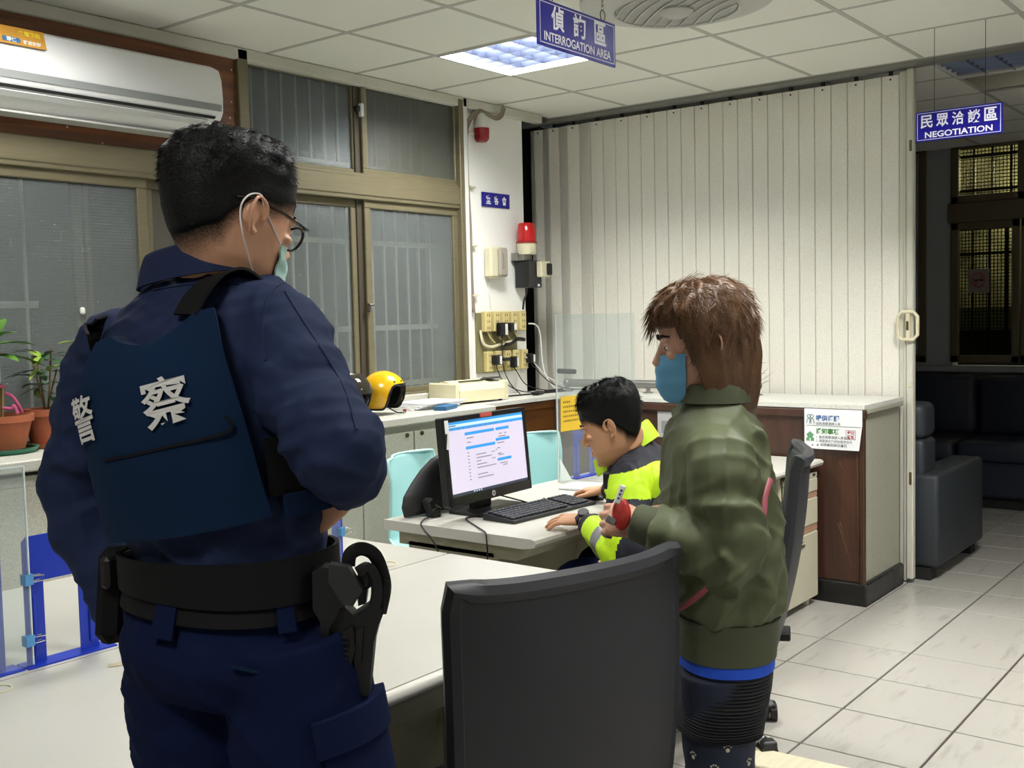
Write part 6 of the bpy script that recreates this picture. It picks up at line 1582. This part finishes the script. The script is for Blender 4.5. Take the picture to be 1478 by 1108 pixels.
hand(body, r_wr, F2*.8-R2*.55, R2*.3+F2*.2+ZA*.5, ZA*.8+F2*.3, (.7, .75, .8, .8), (.5, .3), .06, .94)
hl, hr_ = Vector(T2.ring(0)[0])-R2*.075-ZA*.03-RT*.022, Vector(T2.ring(0)[0])+R2*.075-ZA*.03-RT*.012
kl, kr = hl+Vector((0, 0, -.36)), hr_+Vector((0, 0, -.36)); al, ar = Vector((kl.x, kl.y, .08))-F2*.02, Vector((kr.x, kr.y, .08))-F2*.01
for a, b, c in ((hl, kl, al), (hr_, kr, ar)): body.tube(smooth_path([a, b, c]), list(np.interp(np.linspace(0, 1, 13), [0, .5, 1], [.066, .046, .032])), 12)
V, F_ = union(body, .0032, 2); arr_obj('body', V, F_, M_SKIN3, wo)
jk = MB(); T2.solid(jk, 1.2, 9.0, wob=lambda t, th: .007*math.sin(9*th+2.5*t)*max(0, 1-abs(t-2.6)/1.6))
sleeve(jk, [l_sh.lerp(Vector(T2.ring(7)[0]), .35), l_sh-R2*.015, l_sh.lerp(l_el, .5)-R2*.012, l_el, l_el.lerp(l_wr, .5), l_el.lerp(l_wr, .93)], [.050, .066, .072, .073, .072, .069, .063, .055, .046], 21, .16, freq=9)
sleeve(jk, [r_sh.lerp(Vector(T2.ring(7)[0]), .35), r_sh, r_sh.lerp(r_el, .5), r_el, r_el.lerp(r_wr, .5), r_el.lerp(r_wr, .93)], [.050, .066, .072, .072, .070, .067, .060, .052, .044], 22, .12)
V, F_ = union(jk, .006, 3); V = folds(V, F_, .025, 48, 31); V = smooth_np(V, F_, 1)
arr_obj('bomber_jacket', V, F_, M_GREEN, wo)
mb = MB()
T2.solid(mb, -.05, 1.25, off=.004, n=120, k=14, wob=lambda t, th: .0016*math.sin(60*th)); mb.build('hem_band', M_RIB, wo, smooth=True, angle=80)
for (a, b, s_) in ((l_el, l_wr, 1), (r_el, r_wr, 1)):
    d = (b-a).normalized(); mb = MB(); mb.tube([b-d*.03, b-d*.015, b+d*.02, b+d*.028], [.040, .043, .040, .034], 24); mb.build('cuff', M_RIB, wo, smooth=True, angle=60)
cf2 = collar(T2, 8.35, .040, .010, .35); mb = MB(); mb.grid(cf2(.006), 40, 6, thick=cf2(-.002)); mb.build('collar', M_RIB, wo, smooth=True, angle=60, fixn=True)
# blue shirt hem, ribbed skirt, trousers
S2 = Loft([r2(1034, 1074, .098, .150), r2(1038, 1042, .100, .156), r2(1043, 1000, .103, .156), r2(1046, 962, .101, .149), r2(1046, 935, .098, .145)])
mb = MB(); T2.solid(mb, -.36, .3, off=.001, k=6) if False else S2.solid(mb, 2.55, 3.9, off=.002, k=8); mb.build('blue_shirt_hem', mat('bright_blue_cloth', '0a49c4', .7, bump=(500, .2)), wo, smooth=True, angle=60)
mb = MB(); S2.solid(mb, .0, 2.95, n=90, k=150, off=-.004, wob=lambda t, th: .0032*math.sin(2*PI*24*t/2.95)+.003*math.sin(5*th+1)*max(0, 1-t/1.2)); mb.build('ribbed_skirt', mat('black_rib_knit', '1c1e22', .75, bump=(500, .3)), wo, smooth=True, angle=80)
M_PAWS = mat('navy_print_cloth', '141d33', .75, noise=(6, .1))
lg2 = MB()
for a, b, c, sd in ((hl, kl, al, 41), (hr_, kr, ar, 42)): sleeve(lg2, [a, a.lerp(b, .5), b, b.lerp(c, .5), c-ZA*.03], [.082, .080, .074, .068, .064, .062, .060, .058, .058], sd, .04)
V, F_ = union(lg2, .007, 2); tro = arr_obj('trousers', V, F_, M_PAWS, wo)
# small pale paw prints printed on the trousers, as raised dots
pw = MB(); cdir = -FWD; cdir = (cdir-ZA*cdir.z).normalized(); 
from mathutils.bvhtree import BVHTree
bvh = BVHTree.FromPolygons([Vector(v) for v in V.tolist()], [tuple(f) for f in F_.tolist()])
for k in range(70):
    px = 970+130*((k*.618) % 1); py = 1072+9.5*k
    o_ = CAM; d = (dep(px, py, 1)-CAM).normalized(); hit, nr, _, _ = bvh.ray_cast(o_, d)
    if hit is None: continue
    t1_ = nr.cross(ZA).normalized(); t2_ = t1_.cross(nr)
    for (dx, dy, r_) in ((0, -.002, .0048), (-.007, .005, .0022), (-.0025, .0085, .0022), (.0025, .0085, .0022), (.007, .005, .0022)):
        pw.ell(hit+t1_*dx+t2_*dy, (r_, r_, r_*.4), n=8, R=frame(t1_, t2_, nr).to_3x3())
pwo = pw.build('paw_print', mat('print_cream', 'b5b3a0', .8), tro); pwo['kind'] = 'stuff'
# hair to the neck, face, mask, strap
low2 = lambda th: -.150-.02*(.5-.5*math.cos(th)) if abs(((th+PI) % (2*PI))-PI) > 1.25 else .050
hb = MB(); f2 = hair_cap(hb, M2, sm(low2, .3), lambda th, v_: .012+.010*min(1, v_*3), seed=8, rough=.006, nu=96, nv=40, hp=head_long)
hb.build('hair', M_HAIRB, wo, smooth=True, angle=180, fixn=True)
hs = strands(MB(), M2, f2, 4200, .05, .0007, 9, (.02, 1), .06, (0, -.15, -1)).build('hair_strands', M_HAIRB, wo); hs['kind'] = 'stuff'
eyes(wo, M2); face_mask(wo, M2, '5f9cc0', -.120, -.010, 1.15)
mb = MB(); mb.tube(smooth_path([T2.pt(5.25, PI*1.24, .008), T2.pt(4.9, PI*1.32, .008), T2.pt(4.3, PI*1.40, .016), T2.pt(3.4, PI*1.56, .018), T2.pt(2.5, PI*1.74, .018), T2.pt(1.9, PI*1.90, .018)]), [(.002, .006)]*31, 8, up=-R2)
mb.build('bag_strap', mat('pink_strap', '8a3c48', .55), wo, smooth=True)
for a in (al, ar): shoe(MB(), a, A2, .24).build('shoe', mat('grey_shoe', '4c4c50', .6), wo, smooth=True, angle=60)
# what she holds
kc = dep(897, 742, 2.225)
kk = thing('key_pouch', 'red key pouch with white tag held by the person in the olive jacket', 'keys', tuple(kc))
MB().grid(lambda u_, v_: kc+RT*(.020*math.sin(PI*u_)*math.cos(2*PI*v_))+UP*(.034*math.cos(PI*u_))-FWD*(.010*math.sin(PI*u_)*math.sin(2*PI*v_)), 10, 14).build('pouch', mat('red_vinyl', 'a8322c', .35, noise=(70, .35)), kk, smooth=True, angle=180, fixn=True)
bz = Matrix.Rotation(0, 3, 'Z'); fr3 = frame(RT, FWD, UP).to_3x3()
tgm = MB().box(kc+UP*.042-RT*.004-FWD*.006, (.013, .004, .040), .002, rot=fr3 @ Matrix.Rotation(.35, 3, 'Y')).build('tag', M_WHITE, kk)
MB().box(kc-UP*.012-RT*.022-FWD*.004, (.022, .006, .016), .002, rot=fr3 @ Matrix.Rotation(.5, 3, 'Y')).build('clip', M_CHROME, kk)
mb = MB()
for k in range(3): mb.box(kc+UP*(.034+.008*k)-RT*(.007-.003*k)-FWD*.0085, (.004, .001, .004), rot=fr3)
mb.build('tag_mark', M_BLACKM, tgm)

# ================================================================ the seated officer
M_HV = mat('hi_vis_yellow', 'b9e00e', .6, noise=(7, .06), bump=(600, .2, .0005)); M_JNAVY = mat('navy_jacket_cloth', '0f1322', .75, noise=(6, .1), bump=(700, .3, .0005)); M_REFL = mat('reflective_tape', '8d8f8f', .35, metal=.5, bump=(900, .2))
A3 = math.radians(112); F3, R3 = az2(A3); ph3 = math.radians(24); F3t = F3*math.cos(ph3)-ZA*math.sin(ph3)
sp_ = thing('person', 'seated person in navy and neon yellow jacket typing at the computer', 'person', (3.42, 1.82, .48))
def r3(x, y, z, a, bf, bb, tl=1.0): return (Vector((x, y, z)), R3, (F3*(1-tl)+F3t*tl).normalized(), a, bf, bb)
T3 = Loft([r3(3.43, 1.78, .47, .17, .12, .11, 0), r3(3.42, 1.79, .55, .185, .14, .12, .3), r3(3.385, 1.83, .69, .20, .15, .13, .7), r3(3.33, 1.885, .83, .212, .148, .135), r3(3.285, 1.935, .94, .222, .135, .125), r3(3.25, 1.975, .992, .205, .11, .10), r3(3.225, 2.0, 1.040, .145, .085, .08), r3(3.21, 2.02, 1.075, .085, .07, .068), r3(3.20, 2.035, 1.11, .062, .058, .056)])
M3 = head_frame(dep(884, 613, 3.70), math.radians(113), math.radians(20), 0, 1.10)
sl, el, wl3 = Vector((3.06, 1.895, .965)), dep(900, 797, 3.50), Vector((3.125, 2.135, .795))
sr, er, wr3 = Vector((3.42, 2.06, .965)), Vector((3.60, 2.20, .83)), Vector((3.665, 2.40, .80))
body = MB(); head_shapes(body, M3); nk = M3 @ Vector((0, -.03, -.045)); n0 = Vector(T3.ring(7)[0])
body.tube([nk+(nk-n0)*.2, nk, nk.lerp(n0, .5), n0, Vector(T3.ring(6)[0])], [.056, .060, .060, .064, .07], 18)
T3.solid(body, 0, 7.5, off=-.022)
for a, b, c in ((sl, el, wl3), (sr, er, wr3)): body.tube(smooth_path([a, b, c]), list(np.interp(np.linspace(0, 1, 13), [0, .5, 1], [.045, .040, .027])), 12)
hand(body, wl3, Vector((-.05, 1, -.06)), ZA+Vector((-.25, -.1, 0)), Vector((1, .1, .1)), (.22, .20, .22, .28), (.75, .2), .22, 1.06)
hand(body, wr3, Vector((.05, 1, -.05)), ZA, Vector((-1, 0, -.1)), (.42, .42, .45, .5), (.6, .3), .12, 1.06)
hpl, hpr = Vector((3.33, 1.80, .545)), Vector((3.51, 1.87, .545)); kl3, kr3 = Vector((3.20, 2.24, .55)), Vector((3.46, 2.32, .55)); al3, ar3 = Vector((3.18, 2.20, .09)), Vector((3.45, 2.28, .09))
for a, b, c in ((hpl, kl3, al3), (hpr, kr3, ar3)): body.tube(smooth_path([a, b, c]), list(np.interp(np.linspace(0, 1, 13), [0, .5, 1], [.07, .052, .035])), 12)
V, F_ = union(body, .0032, 2); arr_obj('body', V, F_, M_SKIN2, sp_)
jk = MB(); T3.solid(jk, .3, 6.35)
cu_l, cu_r = el.lerp(wl3, .86), er.lerp(wr3, .88)
sleeve(jk, [sl.lerp(Vector(T3.ring(5)[0]), .35), sl, sl.lerp(el, .5)-R3*.012, el, el.lerp(wl3, .5), cu_l], [.056, .072, .076, .074, .072, .068, .062, .052, .042], 51, .09)
sleeve(jk, [sr.lerp(Vector(T3.ring(5)[0]), .35), sr, sr.lerp(er, .5), er, er.lerp(wr3, .5), cu_r], [.056, .072, .075, .072, .068, .064, .056, .048, .042], 52, .08)
V, F_ = union(jk, .006, 3); V = folds(V, F_, .013, 55, 61); V = smooth_np(V, F_, 1)
C3 = V[F_].mean(axis=1); fdir = np.array(F3); c0 = np.array(T3.ring(4)[0])
dfr = (C3-c0)@fdir; drt = (C3-c0)@np.array(R3)
idx = np.zeros(len(F_)); zb = C3[:, 2]
lo_ = .922+.02*np.sin(drt*9); hi_ = 1.020-.25*np.maximum(0, dfr+.02)
band = (zb > lo_) & (zb < hi_) & ~((np.abs(drt) < .075) & (dfr > .03)); idx[band] = 1
axd = np.array((wl3-el).normalized()); Lf = (wl3-el).length; sF = (C3-np.array(el))@axd/Lf; dF = np.linalg.norm(C3-np.array(el)-np.outer(sF*Lf, axd), axis=1)
fa = (dF < .10) & (sF > -.12) & (sF < 1.0) & (zb < .89); idx[fa & (sF > -.12) & (sF < .72)] = 1; idx[fa & (sF > .22) & (sF < .40)] = 2
axd = np.array((wr3-er).normalized()); Lf = (wr3-er).length; sF = (C3-np.array(er))@axd/Lf; dF = np.linalg.norm(C3-np.array(er)-np.outer(sF*Lf, axd), axis=1)
fb = (dF < .09) & (sF > 0) & (sF < .7) & (zb < .9); idx[fb] = 1
arr_obj('hi_vis_jacket', V, F_, [M_JNAVY, M_HV, M_REFL], sp_, idx)
cc3 = Vector((3.215, 2.01, 1.03)); ax3 = (F3*.42+ZA*.9).normalized()
def cf3(o_):
    def g(u_, v_):
        th = .5+(2*PI-1.0)*u_; r_ = 1+.16*(1-v_)+o_/.09
        return cc3+R3*(.088*math.sin(th)*r_)+F3*(.092*math.cos(th)*r_)-ZA*(.075*math.cos(th))+ax3*(.062*math.sin(v_*PI/2)-.012)
    return g
mb = MB(); mb.grid(cf3(.006), 40, 8, thick=cf3(0)); mb.build('collar', M_HV, sp_, smooth=True, angle=60, fixn=True)
mb = MB(); mb.box(T3.pt(5.0, -.75, .012), (.03, .03, .06), .006).build('radio_mike', M_BLACK, sp_)
tr3 = MB(); T3.solid(tr3, 0, .8, off=.002)
for a, b, c, sd in ((hpl, kl3, al3, 71), (hpr, kr3, ar3, 72)): sleeve(tr3, [a, a.lerp(b, .5), b, b.lerp(c, .5), c-ZA*.02], [.085, .082, .076, .072, .066, .062, .06, .058, .058], sd, .04)
V, F_ = union(tr3, .008, 2); arr_obj('trousers', V, F_, M_TROU, sp_)
low3 = lambda th: -.024-.035*(.5-.5*math.cos(th))**3 if abs(((th+PI) % (2*PI))-PI) > 1.95 else (.010 if abs(((th+PI) % (2*PI))-PI) > 1.2 else .048)
hb = MB(); f3 = hair_cap(hb, M3, sm(low3), lambda th, v_: .0018+.010*min(1, max(0, v_-.1)/.35)+.010*min(1, max(0, v_-.4)/.3), seed=5, rough=.005)
hb.build('hair', M_HAIR, sp_, smooth=True, angle=180, fixn=True)
stubble(sp_, M3, sm(lambda th: low3(th)-.026), .040)
hs = strands(MB(), M3, f3, 3500, .022, .0007, 11, (.25, 1), .4, (0, .7, -.35)).build('hair_strands', M_HAIR, sp_); hs['kind'] = 'stuff'
eyes(sp_, M3)
wd_ = (wl3-el).normalized(); wc_ = wl3-wd_*.006
wt3 = MB().tube([wc_-wd_*.012, wc_+wd_*.012], [(.0265, .0335), (.0265, .0335)], 20, up=(0, 0, 1)).build('wrist_watch', M_BLACK, sp_)
MB().cyl(wc_+ZA*.024-R3*.012, wc_+ZA*.035-R3*.017, .020, n=20).build('watch_case', mat('watch_face', '1c1d20', .6), wt3)
for a in (al3, ar3): shoe(MB(), a, A3).build('boot', M_BLACK, sp_, smooth=True, angle=60)
